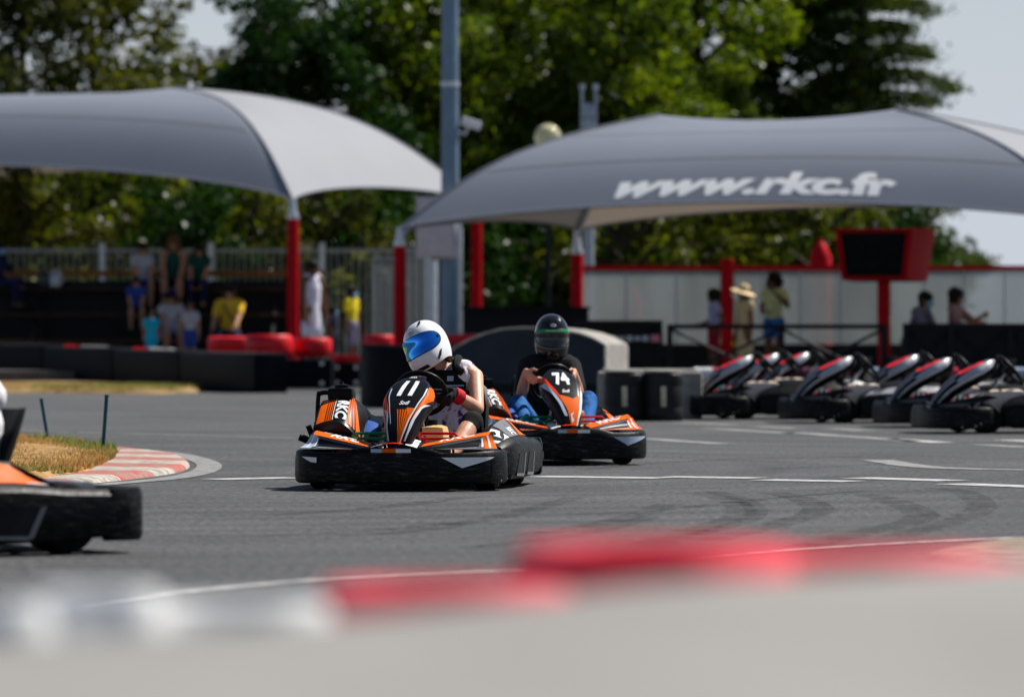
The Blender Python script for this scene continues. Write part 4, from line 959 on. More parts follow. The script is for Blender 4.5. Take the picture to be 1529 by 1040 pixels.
# driver of the cut-off kart: only a white sleeve reaches into the picture
d3, J, hs = driver('driver in white long sleeved top, cut off by the left edge', kl, [(.15, .27, .20), (.15, .32, .52), (.13, .31, .70)], [(-.05, .30, .65), (.32, .30, .65)],
                   [Vector((-.6, .3, -.8)), Vector((.5, .5, -.9))], (.11, .26, .84), None, skin_pale, (165, 15), {'k': 1.02})
cloth_white = mat('white_cloth', (.78, .78, .80), .85, var=.06, bump=.3)
blob('top', cloth_top(J, 1.02, 2, .016), .010, cloth_white, d3); blob('trousers', cloth_legs(J, 1.02, 1.9, .010), .010, mat('purple_cloth', (.12, .07, .3), .8), d3)
for i in (0, 1): blob('shoe', [(J['ankle'][i] + Vector((0, .02, -.06)), J['toe'][i], .047, .045)], .009, shoe_grey, d3)
helmet(d3, Matrix.Translation(J['head'] + Vector((0, -.005, .02))), [shell_white, MATS['trim_black'], white_v], [glass_visor()], black_plastic, 'dark', 'plain')
# ------------------------------------------------------------------ canopies
def fabric(name='canopy_fabric', col=(.40, .41, .44)):
    m = bpy.data.materials.new(name); m.use_nodes = True; n, l = nodes_of(m); b = n['Principled BSDF']
    b.inputs['Base Color'].default_value = (*col, 1); b.inputs['Roughness'].default_value = .6; b.inputs['Specular IOR Level'].default_value = .1
    tc = n.new('ShaderNodeTexCoord'); no = n.new('ShaderNodeTexNoise'); no.inputs['Scale'].default_value = .8; no.inputs['Detail'].default_value = 6; l.new(tc.outputs['Object'], no.inputs['Vector'])
    mr = n.new('ShaderNodeMapRange'); mr.inputs[3].default_value = .92; mr.inputs[4].default_value = 1.06; l.new(no.outputs[0], mr.inputs[0])
    sc_ = n.new('ShaderNodeVectorMath'); sc_.operation = 'SCALE'; sc_.inputs[0].default_value = col; l.new(mr.outputs[0], sc_.inputs['Scale']); l.new(sc_.outputs[0], b.inputs['Base Color'])
    t = n.new('ShaderNodeBsdfTranslucent'); t.inputs[0].default_value = (.42, .34, .25, 1); ms_ = n.new('ShaderNodeMixShader'); ms_.inputs[0].default_value = .16
    l.new(b.outputs[0], ms_.inputs[1]); l.new(t.outputs[0], ms_.inputs[2]); l.new(ms_.outputs[0], n['Material Output'].inputs[0])
    return m
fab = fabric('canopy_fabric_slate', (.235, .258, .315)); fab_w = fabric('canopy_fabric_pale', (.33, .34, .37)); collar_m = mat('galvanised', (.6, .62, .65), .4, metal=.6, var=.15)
seam_m = mat('seam_tape', (.25, .265, .30), .7)
def canopy(label, FL, FR, BL, BR, R0, R1, arch, bul, poles, lettering=None, floor=0.):
    o0 = (FL + FR + BL + BR) / 4; o0.z = 0
    root = empty('canopy', o0, 0, label, 'canopy', 'tensile canopies')
    L = lambda v: v - o0
    FL, FR, BL, BR, R0, R1 = map(L, (FL, FR, BL, BR, R0, R1))
    def hip(c, r_):     # bent beam from a corner up to the ridge end
        d = r_ - c
        def f(t): return c + d * t + Vector((0, 0, bul * math.sin(math.pi * t) * (1 - .15 * t))) - Vector((d.x, d.y, 0)) * .06 * math.sin(math.pi * t)
        return f
    def eave(a, b, h, inw):
        def f(t): q = 4 * t * (1 - t); q = q ** .8 if q > 0 else 0; return a.lerp(b, t) + Vector((0, 0, h * q)) + inw * q
        return f
    ridge = lambda t: R0.lerp(R1, t) - Vector((0, 0, .11 * 4 * t * (1 - t)))
    cen = (FL + FR + BL + BR) / 4
    def inw(a, b): v = cen - (a + b) / 2; v.z = 0; return v.normalized() * .35
    def coons(bot, top, lef, rig):
        def S(u, v):
            P_ = bot(u) * (1 - v) + top(u) * v + lef(v) * (1 - u) + rig(v) * u
            return P_ - (bot(0) * (1 - u) * (1 - v) + bot(1) * u * (1 - v) + top(0) * (1 - u) * v + top(1) * u * v)
        return S
    hFL, hFR, hBL, hBR = hip(FL, R0), hip(FR, R1), hip(BL, R0), hip(BR, R1)
    front = coons(eave(FL, FR, arch, inw(FL, FR)), ridge, hFL, hFR)
    right = coons(eave(FR, BR, arch * .35, inw(FR, BR)), lambda t: R1, hFR, hBR)
    back = coons(eave(BR, BL, arch, inw(BR, BL)), lambda t: ridge(1 - t), hBR, hBL)
    left = coons(eave(BL, FL, arch * .35, inw(BL, FL)), lambda t: R0, hBL, hFL)
    mb = MB()
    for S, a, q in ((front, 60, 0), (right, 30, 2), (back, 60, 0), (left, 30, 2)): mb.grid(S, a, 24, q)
    if lettering:
        txt, u0, v0, u1, v1 = lettering; mb.text(front, txt, (u0, v0, u1, v1), 1, .005, 1, .02, .30, .045)
    for S in (front, back):
        for v_ in (.34, .67): mb.decal(S, [(0.02, v_), (.98, v_), (.98, v_ + .006), (.02, v_ + .006)], 3, .004, 1, .04)
    fo = mb.build('fabric', [fab, mat('lettering_white', (.9, .9, .9), .5, var=.03), fab_w, mat('fabric_seam', (.15, .155, .17), .7)], root, True, 60)
    sm = MB()
    for S in (front, right, back, left): sm.tube([S(q / 40, 0) for q in range(41)], .018, 0, 8)
    for h in (hFL, hFR, hBL, hBR): sm.tube([h(q / 30) + Vector((0, 0, .01)) for q in range(31)], .016, 0, 6)
    sm.build('edge_cable', [seam_m], root)
    fr = MB()
    for h in (hFL, hFR, hBL, hBR): fr.tube([h(q / 30) - Vector((0, 0, .10)) for q in range(31)], .04, 0, 8)
    fr.tube([R0 - Vector((0, 0, .2)), R1 - Vector((0, 0, .2))], .05, 0, 8)
    fr.build('arch_frame', [collar_m], root)
    for c, rr, drop in poles:
        c = c - o0; pl = MB(); pl.tube([(c.x, c.y, floor - 0.0), (c.x, c.y, c.z - drop)], rr, 0, 18); pl.tube([(c.x, c.y, floor), (c.x, c.y, floor + .03)], rr * 1.8, 0, 18)
        p_ = pl.build('pole', [red_paint], root)
        cl = MB(); cl.tube([(c.x, c.y, c.z - drop), (c.x, c.y, c.z - drop * .4), (c.x, c.y, c.z + .01)], [rr * .85, rr * .62, rr * .5], 0, 14); cl.tube([(c.x, c.y, c.z - drop - .05), (c.x, c.y, c.z - drop + .02)], rr * 1.08, 0, 18)
        cl.build('collar', [collar_m], p_)
    return root, front
dx, dy = Vector((.894, -.447, 0)), Vector((.447, .894, 0))
FR1 = Vector((-3.62, 94, 3.02)); BR1 = FR1 + dy * 6.7; BR1.z = 3.15; FL1 = FR1 - dx * 14; BL1 = FL1 + dy * 6.7; FL1.z = 3.1; BL1.z = 3.1
R11 = P(262, 131, 98.9); R01 = R11 - dx * 5.6
canopy('tall grey canopy with a bright white end, over the grandstand at left', FL1, FR1, BL1, BR1, R01, R11, .62, .52, [(FR1, .095, .27), (BR1, .095, .10), (FL1, .095, .27), (BL1, .095, .27)])
FL2 = P(597, 341, 80); FR2 = Vector((7.7, 75.3, 2.28)); BL2 = FL2 + dy * 5.7; BR2 = FR2 + dy * 5.7; BL2.z = 2.36; BR2.z = 2.3
R02 = P(985, 172, 81.3); R12 = P(1340, 163, 79.7)
canopy('low grey canopy lettered with a web address, over the pit lane at right', FL2, FR2, BL2, BR2, R02, R12, .34, .26, [(FL2, .085, .20), (FR2, .085, .2), (BL2, .085, .30), (BR2, .085, .2)], ('www.rkc.fr', .293, .05, .730, .215))

# ------------------------------------------------------------------ raised terrace, grandstand, fence
terr = mat('terrace_concrete', (.10, .10, .10), .9, var=.25, scale=3, bump=.3)
mb = MB(); mb.box((-9.5, 96.5, .125), (19, 19.0, .25), 0); tag(mb.build('terrace', terr), kind='structure')
mb = MB(); mb.box((8.0, 83.5, .07), (14.6, 14.6, .14), 0); tag(mb.build('pit_pavement', terr), kind='structure')
timber = mat('stained_timber', (.05, .025, .013), .75, var=.35, scale=5, bump=.4); timber_o = mat('orange_timber', (.26, .10, .03), .7, var=.3, scale=5, bump=.4)
gs = empty('grandstand', (-10, 97.6, .25), 0, 'dark timber grandstand benches in front of the hedge fence', 'grandstand')
for i, (yy, zz) in enumerate(((-3.2, .42), (-2.2, .86), (-1.2, 1.30))):
    m_ = MB()
    for q in range(3): m_.box((0, yy + q * .15, zz), (13.6, .13, .045), 0, None, .008)
    m_.build('bench', [timber], gs); m_ = MB(); m_.box((0, yy + .55, zz - .42), (13.6, .45, .04), 0); m_.build('footboard', [timber], gs)
m_ = MB()
for q in range(-6, 7, 2):
    for yy, zz in ((-3.05, .4), (-2.05, .84), (-1.05, 1.28)): m_.box((q, yy, zz / 2), (.06, .06, zz), 0)
    m_.tube([(q, -3.3, .3), (q, -.9, 1.25)], .03, 0)
m_.box((0, -.75, .75), (13.6, .04, 1.4), 0); m_.build('frame', [dark_metal], gs)
m_ = MB(); m_.box((0, -.55, 1.58), (13.6, .05, .10), 0); m_.build('back_rail', [timber_o], gs)
m_ = MB(); m_.box((0, -.68, 1.10), (13.6, .04, .16), 0); m_.build('back_board', [timber], gs)

fence_g = mat('fence_grey', (.38, .40, .39), .5, metal=.3, var=.2); post_l = mat('post_light', (.75, .80, .83), .5, metal=.3, var=.15)
fx0, fx1, fY = -11.8, -1.05, 99.6
fe = empty('bar_fence', (0, fY, .25), 0, 'long vertical bar fence with pale posts behind the grandstand', 'fence')
m_ = MB(); q = fx0
while q < fx1: m_.tube([(q, 0, .1), (q, 0, 2.06)], .012, 0, 6); q += .125
for zz in (.15, 2.0): m_.box(((fx0 + fx1) / 2, 0, zz), (fx1 - fx0, .04, .05), 0)
m_.build('bars', [fence_g], fe)
for px in (-10, 153, 315, 481, 640):
    X = (px - 764.5) / FPX * fY; m_ = MB(); m_.box((X, -.04, 1.05), (.10, .08, 2.1), 0, None, .01); m_.box((X, -.04, 2.12), (.11, .09, .03), 0); m_.build('post', [post_l], fe)
# bright turnstile gate by the mast
gt = empty('gate', (0, 90, .25), 0, 'pale vertical bar gate between the white dress and the mast', 'gate')
for a, b, h0, h1 in ((556, 592, 385, 520), (598, 640, 372, 500)):
    m_ = MB(); xa, xb = (a - 764.5) / FPX * 90, (b - 764.5) / FPX * 90; zt = CAMZ - (h0 - 485) / FPX * 90 - .25
    q = xa
    while q <= xb + .001: m_.tube([(q, 0, 0), (q, 0, zt)], .014, 0, 6); q += (xb - xa) / 8
    m_.box(((xa + xb) / 2, 0, zt), (xb - xa + .04, .05, .05), 0); m_.box(((xa + xb) / 2, 0, .1), (xb - xa + .04, .05, .05), 0); m_.build('leaf', [mat('gate_grey', (.32, .34, .34), .5, metal=.3)], gt)
m_ = MB(); X = (648 - 764.5) / FPX * 90; m_.tube([(X, 0, 0), (X, 0, 1.72)], .05, 0, 12); m_.build('post', [post_l], gt)

# ------------------------------------------------------------------ mast, cameras, cabinet, lamps
mast_m = mat('mast_paint', (.17, .25, .33), .42, metal=.3, var=.12, scale=3)
Ym = 86.0; Xm = (672 - 764.5) / FPX * Ym
ms = empty('light_mast', (Xm, Ym, 0), 0, 'tall blue grey steel mast rising out of frame between the canopies', 'mast')
m_ = MB(); m_.tube([(0, 0, 0), (0, 0, 3.2), (0, 0, 8.6)], [.15, .135, .115], 0, 20); m_.build('shaft', [mast_m], ms)
m_ = MB(); m_.tube([(0, 0, 4.55), (0, 0, 4.62)], .142, 0, 20); m_.build('clamp', [collar_m], ms)
m_ = MB(); m_.tube([(0, 0, 0), (0, 0, .05)], .28, 0, 20); m_.build('base_plate', [collar_m], ms)
m_ = MB(); m_.tube([(.165, -.06, .3), (.165, -.06, 2.4)], .022, 0, 8); m_.build('conduit', [collar_m], ms)
m_ = MB(); m_.box((0, 0, 8.65), (1.6, .3, .25), 0, None, .04); m_.build('floodlight', [collar_m], ms)
cm = empty('security_camera', (Xm + .13, Ym, 3.85), 0, 'small white security camera on the right side of the mast', 'camera')
m_ = MB(); m_.tube([(0, -.02, 0), (.1, -.05, -.02), (.14, -.05, .08)], .025, 0, 8); m_.build('bracket', [collar_m], cm)
m_ = MB(); m_.box((.19, -.06, .14), (.30, .14, .13), 0, Matrix.Rotation(R(18), 3, 'Y'), .02); m_.build('housing', [white_v], cm)
cb = empty('electric_cabinet', (Xm - .12, Ym - .33, 1.98), 0, 'beige grey electrical cabinet strapped to the mast under the canopy edge', 'cabinet')
m_ = MB(); m_.box((-.10, 0, .44), (.58, .26, .92), 0, None, .012); m_.build('box', [mat('cabinet_beige', (.62, .58, .58), .55, var=.1)], cb)
m_ = MB(); m_.box((-.10, -.135, .44), (.50, .01, .84), 0); m_.build('door', [mat('cabinet_door', (.68, .63, .63), .5, var=.08)], cb)
sg = empty('notice_sign', (Xm + .10, Ym - .38, 2.0), 0, 'narrow white notice plate on the right of the grey cabinet', 'sign')
m_ = MB(); m_.box((0, 0, .23), (.16, .02, .50), 0, None, .008); m_.build('plate', [white_v], sg)
m_ = MB()
for q in range(5): m_.box((0, -.0125, .12 + q * .035), (.02 + .03 * ((q * 7) % 3), .003, .010), 0)
m_.build('print', [mat('print_grey', (.35, .35, .36), .6)], sg)
Yp = 92.0; Xp = (879 - 764.5) / FPX * Yp
pp = empty('twin_post', (Xp, Yp, 0), 0, 'slim grey steel post with a two pronged head behind the lettered canopy', 'post')
m_ = MB(); m_.tube([(0, 0, 0), (0, 0, 4.3)], .085, 0, 16); m_.build('shaft', [mat('pale_steel', (.35, .40, .44), .4, metal=.4)], pp)
m_ = MB()
for s in (-1, 1): m_.box((s * .11, 0, 4.38), (.045, .12, .75), 0, None, .01); m_.tube([(s * .11, 0, 4.75), (s * .11, 0, 4.84)], .045, 0, 10)
m_.box((0, 0, 4.2), (.26, .13, .10), 0); m_.lathe([(0, .0), (.10, .04), (.10, .16), (.06, .24), (0, .26)], 0, 16, Matrix.Translation((0, -.02, 4.28))); m_.build('fork', [MATS['pale_steel']], pp)
gl = bpy.data.materials.new('globe_glass'); gl.use_nodes = True; b = gl.node_tree.nodes['Principled BSDF']; b.inputs['Base Color'].default_value = (.80, .76, .45, 1); b.inputs['Roughness'].default_value = .08; b.inputs['Alpha'].default_value = .62; b.inputs['Coat Weight'].default_value = 1
gp = P(818, 205, 95)
gb = empty('globe_lamp', (gp.x, gp.y, 0), 0, 'yellowish glass globe lamp peeping over the lettered canopy edge', 'lamp')
m_ = MB(); m_.lathe([(.0, -.225)] + [(.225 * math.cos(R(a)), .225 * math.sin(R(a))) for a in range(-80, 81, 10)] + [(0, .225)], 0, 28, Matrix.Translation((0, 0, gp.z))); m_.build('globe', [gl], gb)
m_ = MB(); m_.tube([(0, 0, 0), (0, 0, gp.z - .2)], .05, 0, 12); m_.tube([(0, 0, gp.z - .24), (0, 0, gp.z - .17)], .10, 0, 14); m_.tube([(0, 0, gp.z - .2), (0, 0, gp.z - .02)], .04, 0, 10); m_.build('stem', [dark_metal], gb)

# ------------------------------------------------------------------ pit wall with translucent sheet, railing, screen
poly = bpy.data.materials.new('translucent_sheet'); poly.use_nodes = True; n, l = nodes_of(poly); n.clear()
o_ = n.new('ShaderNodeOutputMaterial'); tr = n.new('ShaderNodeBsdfTranslucent'); di = n.new('ShaderNodeBsdfDiffuse'); tp = n.new('ShaderNodeBsdfTransparent'); gy = n.new('ShaderNodeBsdfGlossy')
tr.inputs[0].default_value = (.46, .49, .49, 1); di.inputs[0].default_value = (.34, .37, .38, 1); tp.inputs[0].default_value = (.8, .84, .85, 1); gy.inputs['Roughness'].default_value = .3
tc = n.new('ShaderNodeTexCoord'); wv = n.new('ShaderNodeTexWave'); wv.bands_direction = 'Z'; wv.inputs['Scale'].default_value = 4.; l.new(tc.outputs['Object'], wv.inputs['Vector'])
ns_ = n.new('ShaderNodeTexNoise'); ns_.inputs['Scale'].default_value = 1.4; ns_.inputs['Detail'].default_value = 6; mps_ = n.new('ShaderNodeMapping'); mps_.inputs['Scale'].default_value = (1, 1, .25); l.new(tc.outputs['Object'], mps_.inputs['Vector']); l.new(mps_.outputs[0], ns_.inputs['Vector'])
crs_ = n.new('ShaderNodeValToRGB'); crs_.color_ramp.elements[0].position = .35; crs_.color_ramp.elements[0].color = (.36, .37, .36, 1); crs_.color_ramp.elements[1].position = .65; crs_.color_ramp.elements[1].color = (.52, .55, .55, 1); l.new(ns_.outputs[0], crs_.inputs[0]); l.new(crs_.outputs[0], tr.inputs[0])
m1 = n.new('ShaderNodeMixShader'); m1.inputs[0].default_value = .5; l.new(tr.outputs[0], m1.inputs[1]); l.new(di.outputs[0], m1.inputs[2])
mr = n.new('ShaderNodeMapRange'); mr.inputs[3].default_value = .55; mr.inputs[4].default_value = .36; l.new(wv.outputs[0], mr.inputs[0])
m2 = n.new('ShaderNodeMixShader'); l.new(mr.outputs[0], m2.inputs[0]); l.new(m1.outputs[0], m2.inputs[1]); l.new(tp.outputs[0], m2.inputs[2]); l.new(m2.outputs[0], o_.inputs[0])
Yw = 86.5; WX = lambda px: (px - 764.5) / FPX * Yw
pw = empty('screen_wall', (0, Yw, .14), 0, 'translucent ribbed sheet wall in a red frame behind the pit railing', 'wall')
zt, zb_ = CAMZ - (402 - 485) / FPX * Yw - .14, CAMZ - (515 - 485) / FPX * Yw - .14
for a, b in ((868, 1076), (1096, 1310), (1330, 1560)):
    m_ = MB(); m_.box(((WX(a) + WX(b)) / 2, 0, (zt + zb_) / 2), (WX(b) - WX(a), .016, zt - zb_ - .03), 0); m_.build('sheet', [poly], pw)
m_ = MB(); m_.box(((WX(856) + WX(1570)) / 2, 0, zt + .02), (WX(1570) - WX(856), .07, .075), 0); m_.build('top_rail', [red_paint], pw)
m_ = MB(); m_.box(((WX(856) + WX(1570)) / 2, .05, zb_ / 2), (WX(1570) - WX(856), .03, zb_ - .01), 0); m_.build('kick_board', [panel_black], pw)
for px in (862, 1085, 1320, 1545):
    m_ = MB(); m_.box((WX(px), -.05, (zt + .12) / 2), (.17, .12, zt + .12), 0, None, .01); m_.tube([(WX(px), -.05, zt + .12), (WX(px), -.05, zt + .16)], .11, 0, 12); m_.build('post', [red_paint], pw)
for px in (935, 1010, 1140, 1195, 1255, 1380, 1440, 1500):
    m_ = MB(); m_.box((WX(px), -.012, (zt + zb_) / 2), (.022, .02, zt - zb_ - .04), 0); m_.build('mullion', [MATS['pale_steel']], pw)
# things seen dimly through the sheet
for px, wd_, h_, mm, lb in ((945, .16, 1.55, red_paint, 'thin red post showing pink through the left sheet of the pit wall'), (1225, .22, 2.25, red_paint, 'thick red post behind the pit wall, its tapered tip above the red rail')):
    X = (px - 764.5) / FPX * 89; o = empty('red_post', (X, 89, 0), 0, lb, 'post'); m_ = MB()
    m_.tube([(0, 0, 0), (0, 0, h_ - .25), (0, 0, h_ - .05), (0, 0, h_)], [wd_ * .8, wd_ * .8, wd_ * .42, wd_ * .2], 0, 14); m_.build('shaft', [mm], o); m_ = MB(); m_.tube([(0, 0, h_), (0, 0, h_ + .06)], .035, 0, 10); m_.build('finial', [mm], o)
# railing with crossed bars
def railing(label, pa, pb, Y, ztop, posts, mt, solid=None):
    XX = lambda p_: (p_ - 764.5) / FPX * Y; o = empty('railing', ((XX(pa) + XX(pb)) / 2, Y, 0), 0, label, 'railing', 'pit railings'); cx = o.location.x
    m_ = MB(); m_.box((0, 0, ztop), (XX(pb) - XX(pa), .06, .06), 0); m_.build('handrail', [mt], o)
    m_ = MB(); m_.box((0, 0, .22), (XX(pb) - XX(pa), .05, .05), 0); m_.build('bottom_rail', [mt], o)
    m_ = MB()
    for a, b in zip(posts[:-1], posts[1:]):
        for z0, z1 in ((.25, ztop - .03), (ztop - .03, .25)): m_.tube([(XX(a) - cx, .0 if z0 < z1 else .02, z0), (XX(b) - cx, .0 if z0 < z1 else .02, z1)], .02, 0, 6)
    m_.build('cross_bars', [mt], o)
    for p_ in posts: m_ = MB(); m_.box((XX(p_) - cx, 0, (ztop + .03) / 2), (.07, .07, ztop + .03), 0); m_.build('post', [mt], o)
    if solid:
        m_ = MB(); m_.box((0, .05, (ztop + .2) / 2), (XX(pb) - XX(pa), .02, ztop - .2), 0); m_.build('panel', [panel_black], o)
    return o
Yr = 72.
railing('open black railing with crossed bars in front of the standing girls', 1000, 1322, Yr, .93, (1000, 1167, 1320), dark_metal)
railing('black railing with solid panels in front of the seated pair at right', 1352, 1560, Yr - .3, .94, (1352, 1420, 1508, 1560), dark_metal, True)
railing('low black panelled railing just behind the driver in black helmet', 862, 985, Yr + .4, .98, (862, 985), dark_metal, True)
bn = MB(); X = (940 - 764.5) / FPX * (Yr + .3); 
ns = tag(bn.build('x', [panel_black]) if False else empty('banner', (X, Yr + .33, .78), 0), 'narrow banner with pale and pink scribble on the black panel', 'banner')
bn.box((0, 0, 0), (.85, .02, .16), 0)
for q in range(6): bn.box((-.30 + q * .10, -.0115, .0), (.075, .004, .05 + .02 * (q % 2)), 1)
bn.box((.33, -.0115, .0), (.12, .004, .09), 2); bn.build('cloth', [panel_black, mat('banner_grey', (.45, .45, .46), .6), mat('banner_pink', (.6, .2, .25), .6)], ns)
# long dark counter left of it
dc = empty('counter', ((790 - 764.5) / FPX * 84, 84, .14), 0, 'long black counter with a grey top rail behind the arched barrier', 'counter')
m_ = MB(); m_.box((-.05, 0, .52), (1.85, .6, 1.04), 0, None, .01); m_.build('body', [panel_black], dc); m_ = MB(); m_.box((-.05, -.02, 1.06), (1.9, .66, .04), 0); m_.build('top', [dark_metal], dc)
# timing screen in a red casing on its post
Ys = 78.; XS = lambda px: (px - 764.5) / FPX * Ys; ZS = lambda py: CAMZ - (py - 485) / FPX * Ys
ts = empty('timing_screen', (XS(1320), Ys, .14), R(0), 'black timing screen in a slanted red casing on a red post', 'screen')
ox, oz = XS(1320), .14
def q3(px, py, d): return Vector((XS(px) - ox, d, ZS(py) - oz))
A = [q3(1243, 342, -.55), q3(1358, 342, -.55), q3(1352, 418, -.25), q3(1255, 418, -.25)]; B = [q3(1290, 345, .45), q3(1400, 344, .45), q3(1388, 420, .45), q3(1300, 420, .45)]
m_ = MB(); 
def ins(f, d): c = sum(A, Vector()) / 4; return [c + (p - c) * f + Vector((0, d, 0)) for p in A]
I0, I1 = ins(.86, -.002), ins(.84, .10)
mid = [a.lerp(b, .45) + Vector((.04 if i in (1, 2) else 0, 0, .02 if i < 2 else -.02)) for i, (a, b) in enumerate(zip(A, B))]
m_.loft([I1, I0, A, mid, B], 0, True, False); m_.add(B, [(0, 1, 2, 3)], 0); m_.build('casing', [red_paint], ts)
m_ = MB(); m_.add(ins(.86, .06), [(0, 1, 2, 3)], 0); m_.build('display', [mat('screen_glass', (.01, .01, .012), .25, coat=.2)], ts)
m_ = MB(); m_.box((0, .1, (ZS(418) - oz) / 2), (.16, .14, ZS(418) - oz), 0, None, .01); m_.tube([(0, .1, 0), (0, .1, .04)], .2, 0, 14); m_.build('post', [red_paint], ts)
m_ = MB(); m_.tube([q3(1307, 342, -.1), q3(1307, 330, -.1)], .025, 0, 8); m_.build('bolt', [blue_white], ts)
# bench for the seated pair
pbn = empty('pit_bench', ((1405 - 764.5) / FPX * 80, 80, .14), 0, 'plain dark bench hidden behind the solid black pit railing', 'bench')
m_ = MB(); m_.box((0, 0, .43), (1.5, .4, .05), 0, None, .01); m_.build('seat', [timber], pbn)
for s in (-1, 1): m_ = MB(); m_.box((s * .65, 0, .2), (.06, .34, .40), 0); m_.build('leg', [dark_metal], pbn)

# ------------------------------------------------------------------ barriers
bar_m = mat('barrier_black', (.005, .006, .010), .5, var=.35, scale=3, bump=.2, spec=.05)
px_ = [(-75, 0), (67, 1), (172, 2), (272, 3)]; ends = [(-75, 92.), (67, 88.4), (172, 85.5), (272, 82.6), (385, 79.3)]
labs = ['dark barrier block at the left edge, start of the row behind the verge', 'dark barrier block with a red strip on top, second from the left edge', 'dark barrier block with a white strip on top, behind the end of the verge', 'dark barrier block at the right end of the row, beyond the verge grass']
def plate(m_, c0, c1, z0, z1, th):
    d = (c1 - c0).normalized(); nn = Vector((d.y, -d.x, 0)); m_.box(((c0 + c1) / 2) + Vector((0, 0, (z0 + z1) / 2)), ((c1 - c0).length, th, z1 - z0), 0, Matrix.Rotation(math.atan2(d.y, d.x), 3, 'Z'), .025)
for i in range(4):
    (a, ya), (b, yb) = ends[i], ends[i + 1]; c0 = Vector(((a - 764.5) / FPX * ya, ya, 0)); c1 = Vector(((b - 764.5) / FPX * yb, yb, 0)); c = (c0 + c1) / 2; d = (c1 - c0); ang = math.atan2(d.y, d.x); Ln = d.length - .05
    o = empty('barrier_block', c, ang, labs[i], 'barrier', 'dark barrier blocks along the verge'); h = CAMZ - ((515 + (a + b) / 2 * .0387) - 485) / FPX * c.y
    m_ = MB(); m_.box((0, .2, h / 2), (Ln, .5, h), 0, None, .03); m_.build('block', [bar_m], o)
    m_ = MB(); m_.box((0, .2, h + .008), (Ln - .06, .46, .02), 0); m_.build('lid', [mat('barrier_lid', (.05, .052, .055), .5, var=.3)], o)
    if i in (1, 2):
        m_ = MB(); m_.tube([(Ln * .05, -.02, h + .03), (Ln * .42, -.02, h + .025)], .018, 0, 8); m_.tube([(Ln * .10 - Ln * .3, -.02, h + .03), (Ln * .0, -.02, h + .025)], .018, 1, 8); m_.build('strip', [white_v if i == 2 else mat('strip_grey', (.4, .4, .42), .5), red_v], o)
def bolt_block(label, pxa, pxb, Y, h, dpt):
    X0, X1 = (pxa - 764.5) / FPX * Y, (pxb - 764.5) / FPX * Y; o = empty('barrier_block', ((X0 + X1) / 2, Y, 0), 0, label, 'barrier', 'black bolted blocks')
    m_ = MB(); m_.box((0, dpt / 2, h / 2 + .01), (X1 - X0, dpt, h - .02), 0, None, .03); m_.build('block', [bar_m], o); m_ = MB()
    for s in (-1, 1):
        for zz in (.10, h - .06): m_.tube([(s * (X1 - X0) * .36, .005, zz), (s * (X1 - X0) * .36, -.018, zz)], .032, 0, 10)
    m_.build('bolts', [collar_m], o); return o
bolt_block('black bolted block with shiny bolts under the red tyres', 386, 496, 83.2, .45, .7)
bolt_block('black bolted block just left of the tall black barrier, half in shade', 498, 537, 84.5, .38, .7)
bolt_block('black block behind the row, below the first red tyre', 300, 384, 85.2, .45, .6)
red_tyre = mat('red_tyre', (.62, .012, .02), .45, var=.2, scale=6, bump=.3, coat=.2)
def red_tyre_at(label, px, py, Y, ro, th, tilt=0.):
    p = P(px, py, Y); o = empty('painted_tyre', (p.x, p.y, p.z - th / 2), 0, label, 'tyre', 'red painted tyres'); m_ = MB(); h = th / 2
    m_.lathe([(ro * .5, -h), (ro * .86, -h), (ro * .97, -h * .75), (ro, -h * .2), (ro, h * .3), (ro * .96, h * .8), (ro * .85, h), (ro * .52, h * .98), (ro * .5, h * .8)], 0, 30, Matrix.Translation((0, 0, h)) @ Matrix.Rotation(R(tilt), 4, 'Y')); m_.build('tread', [red_tyre], o)
    m_ = MB(); m_.lathe([(ro * .3, -h * .4), (ro * .56, -h * .5), (ro * .56, h * .6), (ro * .3, h * .5)], 0, 20, Matrix.Translation((0, 0, h)) @ Matrix.Rotation(R(tilt), 4, 'Y')); m_.build('inner_ring', [mat('tyre_dark_red', (.2, .01, .015), .6)], o); return o
red_tyre_at('red painted tyre lying left of the two others, darker and lower', 345, 514, 85.4, .36, .24)
red_tyre_at('biggest red painted tyre, middle of three lying on black blocks', 402, 516, 83.6, .355, .33)
red_tyre_at('red painted tyre at the foot of the red pole', 466, 518, 84.0, .30, .28)
red_tyre_at('thin red tyre lying left of the tall black barrier', 516, 535, 84.9, .25, .12)
red_tyre_at('red tyre peeping over the arched barrier beside the white helmet', 690, 507, 80, .28, .16)
red_tyre_at('dark red tyre above the tall black barrier, left of the white helmet', 566, 512, 82, .24, .24)
# tall black barrier behind kart 11
Yt = 65.2; XT = lambda p_: (p_ - 764.5) / FPX * Yt
tb = empty('black_barrier', (XT(612), Yt, 0), 0, 'tall plain black barrier block behind the white helmet', 'barrier')
m_ = MB(); secs = []
for q in range(11):
    x = XT(537) + (XT(690) - XT(537)) * q / 10 - XT(612); yy = .35 * ((q - 5) / 5) ** 4; secs.append([Vector((x, yy, 0.01)), Vector((x, yy, .66)), Vector((x, yy + .03, .70)), Vector((x, .77, .70)), Vector((x, .8, .66)), Vector((x, .8, .01))])
m_.loft(secs, 0, True, True); m_.build('shell', [mat('black_sheet', (.005, .005, .006), .55, var=.4, scale=2, bump=.15)], tb)
m_ = MB(); m_.box((0, .45, .712), (XT(690) - XT(545), .5, .02), 0); m_.build('lid', [dark_metal], tb)
